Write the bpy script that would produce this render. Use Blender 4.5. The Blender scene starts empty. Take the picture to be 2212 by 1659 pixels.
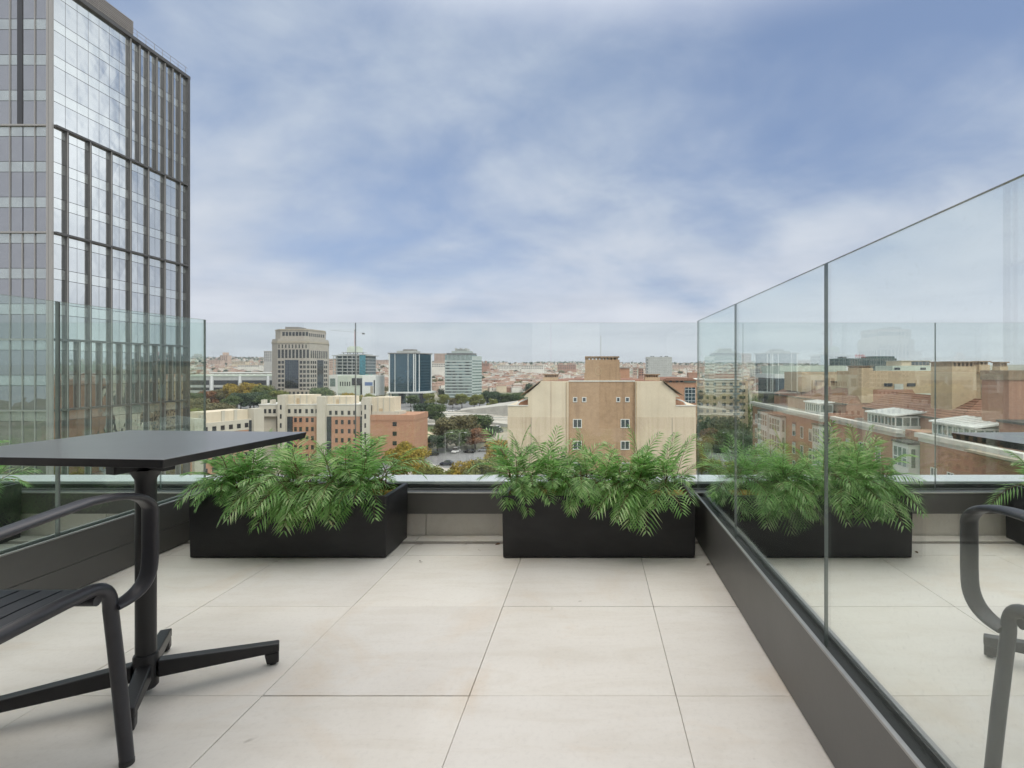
import bpy, bmesh, math, random
from math import radians as R, sin, cos, pi
from mathutils import Vector, Matrix, noise

SC = bpy.context.scene
COL = SC.collection

# ------------------------------------------------------------------ camera
H = 0.97
FPX = 1165.0
U0, V0 = 1280.0, 795.0
cam_d = bpy.data.cameras.new('camera')
cam = bpy.data.objects.new('camera', cam_d)
COL.objects.link(cam)
cam.location = (0, 0, H)
cam.rotation_euler = (R(90), 0, 0)
cam_d.sensor_width = 36
cam_d.lens = 36 * FPX / 2212
cam_d.shift_x = (1106 - U0) / 2212
cam_d.shift_y = (V0 - 829.5) / 2212
cam_d.clip_start = 0.02
cam_d.clip_end = 20000
SC.camera = cam

# ------------------------------------------------------------------ light, sky, exposure
SUN_EL, SUN_AZ = 40, 132      # azimuth clockwise from +Y
sd = bpy.data.lights.new('sun', 'SUN')
sd.energy = 1.5
sd.angle = R(30)
sd.color = (1.0, 0.96, 0.9)
sun = bpy.data.objects.new('sun', sd)
COL.objects.link(sun)
dv = Vector((sin(R(SUN_AZ)) * cos(R(SUN_EL)), cos(R(SUN_AZ)) * cos(R(SUN_EL)), sin(R(SUN_EL))))
sun.rotation_euler = dv.to_track_quat('Z', 'Y').to_euler()

SC.view_settings.view_transform = 'Standard'
SC.view_settings.look = 'None'
SC.view_settings.exposure = 0.6
SC.view_settings.gamma = 1.0
SC.view_settings.use_curve_mapping = False
try:
    SC.cycles.transparent_max_bounces = 24
    SC.cycles.max_bounces = 8
except Exception:
    pass

W = bpy.data.worlds.new('World')
SC.world = W
W.use_nodes = True


class NT:
    """small node-tree helper"""
    def __init__(s, tree):
        s.t = tree
        s.n = tree.nodes
        s.l = tree.links

    def new(s, typ, **kw):
        n = s.n.new(typ)
        for k, v in kw.items():
            if k == 'inp':
                for kk, vv in v.items():
                    n.inputs[kk].default_value = vv
            else:
                setattr(n, k, v)
        return n

    def link(s, a, b):
        s.l.new(a, b)

    def math(s, op, a, b=None, clamp=False):
        n = s.n.new('ShaderNodeMath')
        n.operation = op
        n.use_clamp = clamp
        for i, x in enumerate((a, b)):
            if x is None:
                continue
            if hasattr(x, 'links'):
                s.l.new(x, n.inputs[i])
            else:
                n.inputs[i].default_value = x
        return n.outputs[0]

    def mix(s, fac, a, b, typ='MIX'):
        n = s.n.new('ShaderNodeMix')
        n.data_type = 'RGBA'
        n.blend_type = typ
        n.clamp_factor = True
        for sock, x in ((n.inputs[0], fac), (n.inputs[6], a), (n.inputs[7], b)):
            if hasattr(x, 'links'):
                s.l.new(x, sock)
            else:
                sock.default_value = x if not isinstance(x, tuple) or len(x) == 4 else (*x, 1)
        return n.outputs[2]

    def ramp(s, fac, stops, interp='LINEAR'):
        n = s.n.new('ShaderNodeValToRGB')
        n.color_ramp.interpolation = interp
        els = n.color_ramp.elements
        while len(els) < len(stops):
            els.new(0.5)
        for e, (p, c) in zip(els, stops):
            e.position = p
            e.color = (*c, 1) if len(c) == 3 else c
        s.l.new(fac, n.inputs[0])
        return n.outputs[0]

    def noise(s, vec, scale, detail=4, rough=0.5, dist=0.0):
        n = s.n.new('ShaderNodeTexNoise')
        n.inputs['Scale'].default_value = scale
        n.inputs['Detail'].default_value = detail
        n.inputs['Roughness'].default_value = rough
        n.inputs['Distortion'].default_value = dist
        if vec is not None:
            s.l.new(vec, n.inputs['Vector'])
        return n.outputs['Fac']


def build_world():
    g = NT(W.node_tree)
    g.n.clear()
    out = g.new('ShaderNodeOutputWorld')
    bg = g.new('ShaderNodeBackground')
    g.link(bg.outputs[0], out.inputs[0])
    sky = g.new('ShaderNodeTexSky', sky_type='NISHITA')
    sky.sun_disc = False
    sky.sun_elevation = R(SUN_EL)
    sky.sun_rotation = R(SUN_AZ)
    sky.air_density = 1.0
    sky.dust_density = 1.5
    sky.ozone_density = 2.0
    tc = g.new('ShaderNodeTexCoord')
    sep = g.new('ShaderNodeSeparateXYZ')
    g.link(tc.outputs['Generated'], sep.inputs[0])
    z = g.math('MAXIMUM', sep.outputs['Z'], 0.0)
    # cloud layer seen in perspective: direction projected on a high plane
    zz = g.math('ADD', z, 0.42)
    px = g.math('DIVIDE', sep.outputs['X'], zz)
    py = g.math('DIVIDE', sep.outputs['Y'], zz)
    comb = g.new('ShaderNodeCombineXYZ')
    g.link(px, comb.inputs[0])
    g.link(py, comb.inputs[1])
    mp = g.new('ShaderNodeMapping')
    mp.inputs['Location'].default_value = (17.7, 1.9, 0)
    mp.inputs['Rotation'].default_value = (0, 0, R(18))
    mp.inputs['Scale'].default_value = (1.35, 1.6, 1)
    g.link(comb.outputs[0], mp.inputs[0])
    v = mp.outputs[0]
    n1 = g.noise(v, 0.85, 9, 0.50, 0.35)
    n2 = g.noise(v, 2.7, 8, 0.54, 0.25)
    cm = g.math('ADD', g.math('MULTIPLY', n1, 0.76), g.math('MULTIPLY', n2, 0.24))
    # clouds close up towards the horizon
    hz = g.math('SUBTRACT', 1.0, g.math('MULTIPLY', z, 1.9, clamp=True))
    cm2 = g.math('ADD', cm, g.math('MULTIPLY', hz, 0.20))
    mask = g.ramp(cm2, [(0.43, (0, 0, 0)), (0.72, (1, 1, 1))], 'EASE')
    # blue part: Nishita tinted to the violet blue of the photograph
    s1 = g.mix(1.0, sky.outputs[0], (1.15, 1.0, 1.0, 1), 'MULTIPLY')
    blue = g.mix(0.55, s1, (2.15, 3.10, 4.9, 1))
    cl_hi = g.ramp(n2, [(0.3, (3.1, 3.8, 4.9)), (0.7, (4.7, 5.2, 5.9))])
    cl = g.mix(g.math('POWER', hz, 2.2), cl_hi, (5.9, 6.05, 6.5, 1))
    body = g.mix(mask, blue, cl)
    # thin horizontal streaks of grey just above the horizon
    mp2 = g.new('ShaderNodeMapping')
    mp2.inputs['Scale'].default_value = (1.4, 1.4, 16)
    g.link(tc.outputs['Generated'], mp2.inputs[0])
    n3 = g.noise(mp2.outputs[0], 2.4, 5, 0.55, 0.2)
    low = g.math('SUBTRACT', 1.0, g.math('MULTIPLY', z, 4.2, clamp=True))
    st = g.ramp(n3, [(0.36, (0.90, 0.905, 0.92)), (0.58, (1.05, 1.05, 1.04))])
    body = g.mix(low, body, g.mix(1.0, body, st, 'MULTIPLY'))
    body = g.mix(1.0, body, (0.82, 0.83, 0.84, 1), 'MULTIPLY')
    # sky brightened overhead to light the terrace, above the picture's top edge
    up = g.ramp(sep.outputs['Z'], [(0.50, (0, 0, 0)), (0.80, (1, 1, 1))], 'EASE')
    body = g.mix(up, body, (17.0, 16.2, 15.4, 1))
    # sky brightened behind the viewer to light the camera-facing walls
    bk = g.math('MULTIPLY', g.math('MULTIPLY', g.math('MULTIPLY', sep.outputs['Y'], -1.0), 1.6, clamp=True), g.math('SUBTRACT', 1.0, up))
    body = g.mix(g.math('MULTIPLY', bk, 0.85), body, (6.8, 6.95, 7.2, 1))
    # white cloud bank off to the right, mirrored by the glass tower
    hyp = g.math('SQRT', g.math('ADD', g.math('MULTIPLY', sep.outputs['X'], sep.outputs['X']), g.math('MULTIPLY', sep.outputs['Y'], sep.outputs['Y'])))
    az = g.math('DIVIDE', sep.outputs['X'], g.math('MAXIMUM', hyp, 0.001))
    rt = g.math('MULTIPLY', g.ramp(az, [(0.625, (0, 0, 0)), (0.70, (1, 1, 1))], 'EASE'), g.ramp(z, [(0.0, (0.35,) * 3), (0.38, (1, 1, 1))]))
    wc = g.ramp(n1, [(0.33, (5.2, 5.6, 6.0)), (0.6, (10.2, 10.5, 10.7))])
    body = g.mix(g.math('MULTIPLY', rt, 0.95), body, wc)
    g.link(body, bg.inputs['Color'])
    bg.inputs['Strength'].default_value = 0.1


build_world()


# ------------------------------------------------------------------ helpers
def P(u, v, Y):
    """point seen at (u, v) in the 2212 px wide photograph, Y metres ahead"""
    return Vector(((u - U0) / FPX * Y, Y, H - (v - V0) / FPX * Y))


def XU(u, Y):
    return (u - U0) / FPX * Y


def ZV(v, Y):
    return H - (v - V0) / FPX * Y


def tag(o, label=None, cat=None, group=None, kind=None):
    if label:
        o['label'] = label
    if cat:
        o['category'] = cat
    if group:
        o['group'] = group
    if kind:
        o['kind'] = kind
    return o


def empty(name, loc=(0, 0, 0), rz=0.0, label=None, cat=None, group=None):
    o = bpy.data.objects.new(name, None)
    o.empty_display_size = 0.2
    COL.objects.link(o)
    o.location = loc
    o.rotation_euler = (0, 0, rz)
    return tag(o, label, cat, group)


class MB:
    def __init__(s):
        s.v = []
        s.f = []
        s.m = []
        s.mi = 0

    def quad(s, a, b, c, d):
        n = len(s.v)
        s.v += [tuple(a), tuple(b), tuple(c), tuple(d)]
        s.f.append((n, n + 1, n + 2, n + 3))
        s.m.append(s.mi)

    def poly(s, pts):
        n = len(s.v)
        s.v += [tuple(p) for p in pts]
        s.f.append(tuple(range(n, n + len(pts))))
        s.m.append(s.mi)

    def hexa(s, c):
        """8 corners: bottom ring 0-3, top ring 4-7 (counter-clockwise from above)"""
        n = len(s.v)
        s.v += [tuple(p) for p in c]
        for f in ((3, 2, 1, 0), (4, 5, 6, 7), (0, 1, 5, 4), (1, 2, 6, 5), (2, 3, 7, 6), (3, 0, 4, 7)):
            s.f.append(tuple(n + i for i in f))
            s.m.append(s.mi)
        return s

    def box(s, x0, x1, y0, y1, z0, z1):
        return s.hexa([(x0, y0, z0), (x1, y0, z0), (x1, y1, z0), (x0, y1, z0),
                       (x0, y0, z1), (x1, y0, z1), (x1, y1, z1), (x0, y1, z1)])

    def obox(s, o, d, n, s0, s1, t0, t1, z0, z1):
        """box in the frame of a wall: o origin, d along, n outward normal"""
        o, d, n = Vector(o), Vector(d), Vector(n)
        Z = Vector((0, 0, 1))
        pts = [o + d * a + n * b + Z * c for c in (z0, z1) for a, b in ((s0, t0), (s1, t0), (s1, t1), (s0, t1))]
        return s.hexa(pts)

    def prism(s, pts, z0, z1):
        n = len(s.v)
        k = len(pts)
        s.v += [(p[0], p[1], z0) for p in pts] + [(p[0], p[1], z1) for p in pts]
        s.f.append(tuple(n + i for i in reversed(range(k))))
        s.f.append(tuple(n + k + i for i in range(k)))
        s.m += [s.mi] * 2
        for i in range(k):
            j = (i + 1) % k
            s.f.append((n + i, n + j, n + k + j, n + k + i))
            s.m.append(s.mi)
        return s

    def profile(s, pts, y0, y1):
        """outline in x,z extruded along y"""
        n = len(s.v)
        k = len(pts)
        s.v += [(p[0], y0, p[1]) for p in pts] + [(p[0], y1, p[1]) for p in pts]
        s.f.append(tuple(n + i for i in range(k)))
        s.f.append(tuple(n + k + i for i in reversed(range(k))))
        s.m += [s.mi] * 2
        for i in range(k):
            j = (i + 1) % k
            s.f.append((n + i, n + k + i, n + k + j, n + j))
            s.m.append(s.mi)
        return s

    def tube(s, pts, r, n=12, ry=None, up=None, cap=True):
        """tube along pts; r scalar or per point; ry gives a flattened section with up as the thin axis"""
        pts = [Vector(p) for p in pts]
        k = len(pts)
        rs = r if isinstance(r, (list, tuple)) else [r] * k
        base = len(s.v)
        prev = None
        for i, p in enumerate(pts):
            if i == 0:
                t = pts[1] - p
            elif i == k - 1:
                t = p - pts[i - 1]
            else:
                t = (pts[i + 1] - p).normalized() + (p - pts[i - 1]).normalized()
            t.normalize()
            if up is not None:
                a = t.cross(Vector(up))
                if a.length < 1e-4:
                    a = t.orthogonal()
                a.normalize()
                a = Vector(up).normalized()
                a = (a - t * a.dot(t)).normalized()
            elif prev is None:
                a = t.orthogonal().normalized()
            else:
                a = (prev - t * prev.dot(t)).normalized()
            prev = a
            b = t.cross(a)
            for j in range(n):
                th = 2 * pi * j / n
                ra = rs[i]
                rb = ry if ry is not None else rs[i]
                s.v.append(tuple(p + a * (cos(th) * ra) + b * (sin(th) * rb)))
        for i in range(k - 1):
            for j in range(n):
                j2 = (j + 1) % n
                s.f.append((base + i * n + j, base + i * n + j2, base + (i + 1) * n + j2, base + (i + 1) * n + j))
                s.m.append(s.mi)
        if cap:
            s.f.append(tuple(base + j for j in reversed(range(n))))
            s.f.append(tuple(base + (k - 1) * n + j for j in range(n)))
            s.m += [s.mi] * 2
        return s

    def lathe(s, prof, n=24, c=(0, 0, 0)):
        base = len(s.v)
        for r, z in prof:
            for j in range(n):
                th = 2 * pi * j / n
                s.v.append((c[0] + r * cos(th), c[1] + r * sin(th), c[2] + z))
        k = len(prof)
        for i in range(k - 1):
            for j in range(n):
                j2 = (j + 1) % n
                s.f.append((base + i * n + j, base + i * n + j2, base + (i + 1) * n + j2, base + (i + 1) * n + j))
                s.m.append(s.mi)
        s.f.append(tuple(base + j for j in reversed(range(n))))
        s.f.append(tuple(base + (k - 1) * n + j for j in range(n)))
        s.m += [s.mi] * 2
        return s

    def build(s, name, mats, parent=None, smooth=False, bevel=0.0, seg=2, ang=35, fix=False):
        me = bpy.data.meshes.new(name)
        me.from_pydata(s.v, [], s.f)
        if not isinstance(mats, (list, tuple)):
            mats = [mats]
        for m in mats:
            me.materials.append(m)
        if len(mats) > 1:
            me.polygons.foreach_set('material_index', s.m)
        if fix:
            bm = bmesh.new()
            bm.from_mesh(me)
            bmesh.ops.recalc_face_normals(bm, faces=bm.faces)
            bm.to_mesh(me)
            bm.free()
        if smooth:
            me.polygons.foreach_set('use_smooth', [True] * len(me.polygons))
            try:
                me.set_sharp_from_angle(angle=R(ang))
            except Exception:
                pass
        me.update()
        o = bpy.data.objects.new(name, me)
        COL.objects.link(o)
        if parent is not None:
            o.parent = parent
        if bevel > 0:
            b = o.modifiers.new('bevel', 'BEVEL')
            b.width = bevel
            b.segments = seg
            b.limit_method = 'ANGLE'
            b.angle_limit = R(40)
            b.harden_normals = False
            if not smooth:
                me.polygons.foreach_set('use_smooth', [True] * len(me.polygons))
                try:
                    me.set_sharp_from_angle(angle=R(30))
                except Exception:
                    pass
        return o


def copy_tree(o, parent=None):
    c = o.copy()
    COL.objects.link(c)
    if parent is not None:
        c.parent = parent
    for ch in [x for x in KIDS.get(o.name, [])]:
        cc = copy_tree(ch, c)
        KIDS.setdefault(c.name, []).append(cc)
    return c


KIDS = {}


def reg(parent, *kids):
    KIDS.setdefault(parent.name, []).extend(kids)


# ------------------------------------------------------------------ materials
def mat(name, col, rough=0.6, metal=0.0, spec=0.5, var=0.0, vscale=1.0, col2=None, bump=0.0, bscale=20.0,
        coord='Object', stretch=None, speck=0.0, ripple=None):
    m = bpy.data.materials.new(name)
    m.use_nodes = True
    g = NT(m.node_tree)
    b = g.n['Principled BSDF']
    b.inputs['Base Color'].default_value = (*col, 1)
    b.inputs['Roughness'].default_value = rough
    b.inputs['Metallic'].default_value = metal
    b.inputs['Specular IOR Level'].default_value = spec
    tc = g.new('ShaderNodeTexCoord')
    vec = tc.outputs[coord]
    if stretch:
        mp = g.new('ShaderNodeMapping')
        mp.inputs['Scale'].default_value = stretch
        g.link(vec, mp.inputs[0])
        vec = mp.outputs[0]
    if col2 is not None or var > 0:
        c2 = col2 if col2 is not None else tuple(c * (1 - var) for c in col)
        n = g.noise(vec, vscale, 6, 0.6, 0.3)
        r = g.ramp(n, [(0.33, col), (0.68, c2)])
        if speck > 0:
            n2 = g.noise(vec, vscale * 9, 3, 0.7)
            r2 = g.ramp(n2, [(0.3, (1 - speck,) * 3), (0.6, (1, 1, 1))])
            r = g.mix(1.0, r, r2, 'MULTIPLY')
        g.link(r, b.inputs['Base Color'])
    if bump > 0:
        n3 = g.noise(vec, bscale, 4, 0.6)
        bp = g.new('ShaderNodeBump')
        bp.inputs['Strength'].default_value = bump
        bp.inputs['Distance'].default_value = 0.01
        g.link(n3, bp.inputs['Height'])
        g.link(bp.outputs[0], b.inputs['Normal'])
    return m


def mat_glass(name, tint, edge=False):
    """thin clear pane: each face lets light through and mirrors by Fresnel"""
    m = bpy.data.materials.new(name)
    m.use_nodes = True
    g = NT(m.node_tree)
    g.n.clear()
    out = g.new('ShaderNodeOutputMaterial')
    tr = g.new('ShaderNodeBsdfTransparent', inp={'Color': (*tint, 1)})
    gl = g.new('ShaderNodeBsdfGlossy', inp={'Color': (0.93, 1.0, 0.97, 1), 'Roughness': 0.0})
    geo = g.new('ShaderNodeNewGeometry')
    ior = g.math('ADD', 1.52, g.math('MULTIPLY', geo.outputs['Backfacing'], 1 / 1.52 - 1.52))
    fr = g.new('ShaderNodeFresnel')
    g.link(ior, fr.inputs['IOR'])
    mx = g.new('ShaderNodeMixShader')
    g.link(fr.outputs[0], mx.inputs[0])
    g.link(tr.outputs[0], mx.inputs[1])
    g.link(gl.outputs[0], mx.inputs[2])
    # faint dust film
    df = g.new('ShaderNodeBsdfDiffuse', inp={'Color': (0.75, 0.77, 0.75, 1)})
    tc = g.new('ShaderNodeTexCoord')
    nn = g.noise(tc.outputs['Object'], 90, 2, 0.6)
    dust = g.ramp(nn, [(0.62, (0.004,) * 3), (0.80, (0.07,) * 3)])
    mx2 = g.new('ShaderNodeMixShader')
    g.link(dust, mx2.inputs[0])
    g.link(mx.outputs[0], mx2.inputs[1])
    g.link(df.outputs[0], mx2.inputs[2])
    g.link(mx2.outputs[0], out.inputs[0])
    return m


def mat_mirror(name, dark, refl, fac, wave=0.02, wscale=0.5, rough=0.03, pane=None):
    """coated facade glass: dark body with a strong sky mirror, panes a little uneven"""
    m = bpy.data.materials.new(name)
    m.use_nodes = True
    g = NT(m.node_tree)
    g.n.clear()
    out = g.new('ShaderNodeOutputMaterial')
    df = g.new('ShaderNodeBsdfDiffuse')
    tc = g.new('ShaderNodeTexCoord')
    n = g.noise(tc.outputs['Object'], 0.45, 5, 0.6)
    g.link(g.ramp(n, [(0.35, dark), (0.7, tuple(min(1, c * 2.2) for c in dark))]), df.inputs['Color'])
    gl = g.new('ShaderNodeBsdfGlossy', inp={'Color': (*refl, 1), 'Roughness': rough})
    n3 = g.noise(tc.outputs['Object'], wscale, 2, 0.5)
    bp = g.new('ShaderNodeBump')
    bp.inputs['Strength'].default_value = 1.0
    bp.inputs['Distance'].default_value = wave
    g.link(n3, bp.inputs['Height'])
    g.link(bp.outputs[0], gl.inputs['Normal'])
    lw = g.new('ShaderNodeLayerWeight', inp={'Blend': 0.35})
    f = g.math('ADD', fac, g.math('MULTIPLY', lw.outputs['Facing'], 0.35), clamp=True)
    mx = g.new('ShaderNodeMixShader')
    g.link(f, mx.inputs[0])
    g.link(df.outputs[0], mx.inputs[1])
    g.link(gl.outputs[0], mx.inputs[2])
    g.link(mx.outputs[0], out.inputs[0])
    return m


def mat_leaf(name, stops, rough=0.5, trans=0.25):
    m = bpy.data.materials.new(name)
    m.use_nodes = True
    g = NT(m.node_tree)
    g.n.clear()
    out = g.new('ShaderNodeOutputMaterial')
    geo = g.new('ShaderNodeNewGeometry')
    oi = g.new('ShaderNodeObjectInfo')
    f = g.math('ADD', g.math('MULTIPLY', geo.outputs['Random Per Island'], 0.8),
               g.math('MULTIPLY', oi.outputs['Random'], 0.2))
    c = g.ramp(f, stops)
    b = g.new('ShaderNodeBsdfPrincipled')
    b.inputs['Roughness'].default_value = rough
    b.inputs['Specular IOR Level'].default_value = 0.4 if rough > 0.5 else 0.9
    g.link(c, b.inputs['Base Color'])
    t = g.new('ShaderNodeBsdfTranslucent')
    g.link(c, t.inputs['Color'])
    mx = g.new('ShaderNodeMixShader')
    mx.inputs[0].default_value = trans
    g.link(b.outputs[0], mx.inputs[1])
    g.link(t.outputs[0], mx.inputs[2])
    g.link(mx.outputs[0], out.inputs[0])
    return m


def mat_tile():
    m = bpy.data.materials.new('porcelain_tile')
    m.use_nodes = True
    g = NT(m.node_tree)
    b = g.n['Principled BSDF']
    tc = g.new('ShaderNodeTexCoord')
    geo = g.new('ShaderNodeNewGeometry')
    v = tc.outputs['Object']
    n1 = g.noise(v, 1.3, 7, 0.6, 0.6)
    c = g.ramp(n1, [(0.30, (0.67, 0.635, 0.58)), (0.55, (0.745, 0.715, 0.665)), (0.75, (0.77, 0.75, 0.705))])
    isl = g.ramp(geo.outputs['Random Per Island'], [(0, (0.94, 0.94, 0.95)), (1, (1.0, 0.995, 0.985))])
    c = g.mix(1.0, c, isl, 'MULTIPLY')
    # long soft veins of the stone print
    mp = g.new('ShaderNodeMapping')
    mp.inputs['Scale'].default_value = (1.0, 4.5, 1)
    mp.inputs['Rotation'].default_value = (0, 0, 0.35)
    g.link(v, mp.inputs[0])
    n4 = g.noise(mp.outputs[0], 2.4, 6, 0.65, 0.8)
    c = g.mix(1.0, c, g.ramp(n4, [(0.38, (0.955, 0.945, 0.93)), (0.52, (1, 1, 1))]), 'MULTIPLY')
    # rusty water stains
    n2 = g.noise(v, 1.9, 5, 0.62, 0.8)
    st = g.ramp(n2, [(0.54, (0, 0, 0)), (0.74, (0.5, 0.5, 0.5))])
    c = g.mix(st, c, (0.62, 0.50, 0.37, 1))
    n3 = g.noise(v, 60, 3, 0.7)
    c = g.mix(1.0, c, g.ramp(n3, [(0.25, (0.93, 0.93, 0.93)), (0.5, (1, 1, 1))]), 'MULTIPLY')
    n5 = g.noise(v, 14, 2, 0.5)
    c = g.mix(g.ramp(n5, [(0.74, (0, 0, 0)), (0.80, (0.55,) * 3)]), c, (0.30, 0.27, 0.23, 1))
    g.link(c, b.inputs['Base Color'])
    g.link(g.ramp(n1, [(0.3, (0.42,) * 3), (0.7, (0.6,) * 3)]), b.inputs['Roughness'])
    b.inputs['Specular IOR Level'].default_value = 0.35
    bp = g.new('ShaderNodeBump')
    bp.inputs['Strength'].default_value = 0.12
    bp.inputs['Distance'].default_value = 0.002
    g.link(n3, bp.inputs['Height'])
    g.link(bp.outputs[0], b.inputs['Normal'])
    return m


def mat_streaked(name, col, stain, amt=0.6, sc=1.0, brick=None, rough=0.85):
    """render or brick with vertical rain streaks; optional brick coursing (w, h, mortar colour)"""
    m = bpy.data.materials.new(name)
    m.use_nodes = True
    g = NT(m.node_tree)
    b = g.n['Principled BSDF']
    b.inputs['Roughness'].default_value = rough
    b.inputs['Specular IOR Level'].default_value = 0.2
    tc = g.new('ShaderNodeTexCoord')
    v = tc.outputs['Object']
    base = None
    n1 = g.noise(v, 0.35 * sc, 5, 0.6, 0.4)
    base = g.ramp(n1, [(0.3, col), (0.7, tuple(c * 0.88 for c in col))])
    if brick:
        sep = g.new('ShaderNodeSeparateXYZ')
        g.link(v, sep.inputs[0])
        zz = g.math('FRACT', g.math('MULTIPLY', sep.outputs['Z'], 1 / brick[1]))
        line = g.math('LESS_THAN', zz, 0.16)
        n5 = g.noise(v, 2.2, 3, 0.7)
        base = g.mix(1.0, base, g.ramp(n5, [(0.3, (0.86, 0.84, 0.82)), (0.65, (1.05, 1.04, 1.03))]), 'MULTIPLY')
        base = g.mix(g.math('MULTIPLY', line, 0.35), base, (*brick[2], 1))
    mp = g.new('ShaderNodeMapping')
    mp.inputs['Scale'].default_value = (1.6 * sc, 1.6 * sc, 0.07 * sc)
    g.link(v, mp.inputs[0])
    n2 = g.noise(mp.outputs[0], 1.0, 6, 0.65)
    c = g.mix(g.ramp(n2, [(0.50, (0, 0, 0)), (0.74, (amt,) * 3)]), base, (*stain, 1))
    g.link(c, b.inputs['Base Color'])
    return m


M = {}


def make_mats():
    M['tile'] = mat_tile()
    M['grout'] = mat('grout', (0.22, 0.19, 0.165), 0.9)
    M['curb'] = mat('anthracite_profile', (0.105, 0.102, 0.096), 0.38, 0.0, 0.5, var=0.25, vscale=1.6, bump=0.03, bscale=40)
    M['curb_lip'] = mat('aluminium_lip', (0.42, 0.41, 0.39), 0.35, 0.6, 0.5, var=0.2, vscale=6)
    M['gasket'] = mat('gasket', (0.03, 0.032, 0.032), 0.6)
    M['cap'] = mat('zinc_cap', (0.76, 0.77, 0.78), 0.4, 0.2, 0.5, var=0.15, vscale=1.5)
    M['under'] = mat('parapet_inner', (0.07, 0.068, 0.064), 0.7, var=0.3, vscale=2)
    M['glass'] = mat_glass('clear_glass', (0.965, 0.988, 0.978))
    M['glass_side'] = mat_glass('side_glass', (0.968, 0.986, 0.977))
    M['glass_left'] = mat_glass('left_side_glass', (0.90, 0.955, 0.93))  # greener tint stands in for the scene mirrored in these panes
    M['edge'] = mat('glass_edge', (0.24, 0.275, 0.265), 0.15, 0.0, 0.8)
    M['edge_lit'] = mat('glass_edge_bevel', (0.42, 0.5, 0.47), 0.2, 0.0, 0.8)
    M['planter'] = mat('planter_resin', (0.009, 0.009, 0.010), 0.46, 0.0, 0.45, col2=(0.024, 0.024, 0.026), vscale=3.2, bump=0.10, bscale=90, stretch=(1, 1, 2.2))
    M['planter_in'] = mat('planter_inner', (0.008, 0.008, 0.008), 0.8)
    M['foam'] = mat('ochre_foam', (0.42, 0.22, 0.03), 0.9, col2=(0.28, 0.15, 0.03), vscale=14, bump=0.8, bscale=60)
    M['stem'] = mat('stem', (0.16, 0.11, 0.05), 0.8)
    M['frond'] = mat_leaf('palm_frond', [(0.0, (0.06, 0.17, 0.035)), (0.25, (0.17, 0.38, 0.085)), (0.6, (0.32, 0.58, 0.17)),
                                         (0.86, (0.52, 0.72, 0.33)), (0.97, (0.64, 0.72, 0.38)), (1.0, (0.50, 0.36, 0.16))], 0.34, 0.45)
    M['black_top'] = mat('black_laminate', (0.15, 0.15, 0.155), 0.28, 0.0, 0.9, var=0.2, vscale=4, bump=0.04, bscale=300)
    M['black_edge'] = mat('black_edge', (0.012, 0.012, 0.014), 0.4)
    M['black_metal'] = mat('black_metal', (0.013, 0.013, 0.015), 0.42, 0.0, 0.5, var=0.3, vscale=9, bump=0.05, bscale=200)
    M['chair_metal'] = mat('anthracite_metal', (0.036, 0.036, 0.043), 0.38, 0.0, 0.5, var=0.25, vscale=12, bump=0.05, bscale=260)
    M['chair_slat'] = mat('anthracite_slat', (0.024, 0.026, 0.034), 0.5, 0.0, 0.5, var=0.2, vscale=10)
    M['white_plastic'] = mat('white_plastic', (0.6, 0.6, 0.56), 0.5)
    # city
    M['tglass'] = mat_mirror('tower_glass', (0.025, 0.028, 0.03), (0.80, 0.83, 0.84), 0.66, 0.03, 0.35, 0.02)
    M['fglass'] = mat_mirror('tower_front_glass', (0.024, 0.025, 0.028), (0.64, 0.66, 0.70), 0.34, 0.03, 0.35, 0.02)  # dimmer copy of the side glass: front's darker reflection set in the material
    M['fspan'] = mat_mirror('tower_front_spandrel', (0.10, 0.118, 0.120), (0.66, 0.70, 0.71), 0.36, 0.02, 0.35, 0.05)  # spandrel copy dimmed the same way for the front face
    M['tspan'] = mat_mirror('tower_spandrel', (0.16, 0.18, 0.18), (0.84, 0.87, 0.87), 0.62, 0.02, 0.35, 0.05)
    M['fin'] = mat('bronze_fin', (0.072, 0.073, 0.073), 0.45, 0.2, 0.5, var=0.15, vscale=0.6)
    M['fin_lip'] = mat('pale_fin_lip', (0.25, 0.25, 0.245), 0.45, 0.1, 0.5)
    M['mullion'] = mat('dark_mullion', (0.035, 0.035, 0.036), 0.5)
    M['recess'] = mat('dark_recess', (0.022, 0.024, 0.028), 0.4)
    M['louvre'] = mat('louvre', (0.20, 0.19, 0.18), 0.6)
    M['beige_stone'] = mat('beige_stone', (0.37, 0.335, 0.295), 0.8, var=0.15, vscale=0.3)
    M['beige_dark'] = mat('beige_stone_plain', (0.37, 0.325, 0.265), 0.85, var=0.12, vscale=0.3)
    M['dwin'] = mat_mirror('dark_window', (0.018, 0.018, 0.02), (0.35, 0.38, 0.42), 0.10, 0.01, 0.5, 0.08)
    M['dglass'] = mat_mirror('dark_curtain_glass', (0.010, 0.012, 0.016), (0.45, 0.5, 0.58), 0.14, 0.05, 0.3, 0.06)
    M['bglass'] = mat_mirror('blue_curtain_glass', (0.006, 0.022, 0.035), (0.45, 0.60, 0.68), 0.16, 0.06, 0.2, 0.06)
    M['tealglass'] = mat_mirror('teal_glass', (0.02, 0.11, 0.15), (0.5, 0.75, 0.8), 0.15, 0.03, 0.3, 0.08)
    M['gglass'] = mat_mirror('green_grey_glass', (0.10, 0.14, 0.135), (0.6, 0.7, 0.68), 0.28, 0.03, 0.3, 0.08)
    M['pale_band'] = mat('pale_green_band', (0.37, 0.415, 0.40), 0.5, var=0.12, vscale=0.4)
    M['white_frame'] = mat('white_frame', (0.68, 0.69, 0.68), 0.6, var=0.08, vscale=0.5)
    M['grey_conc'] = mat('grey_concrete', (0.40, 0.41, 0.40), 0.85, var=0.2, vscale=0.2)
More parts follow.
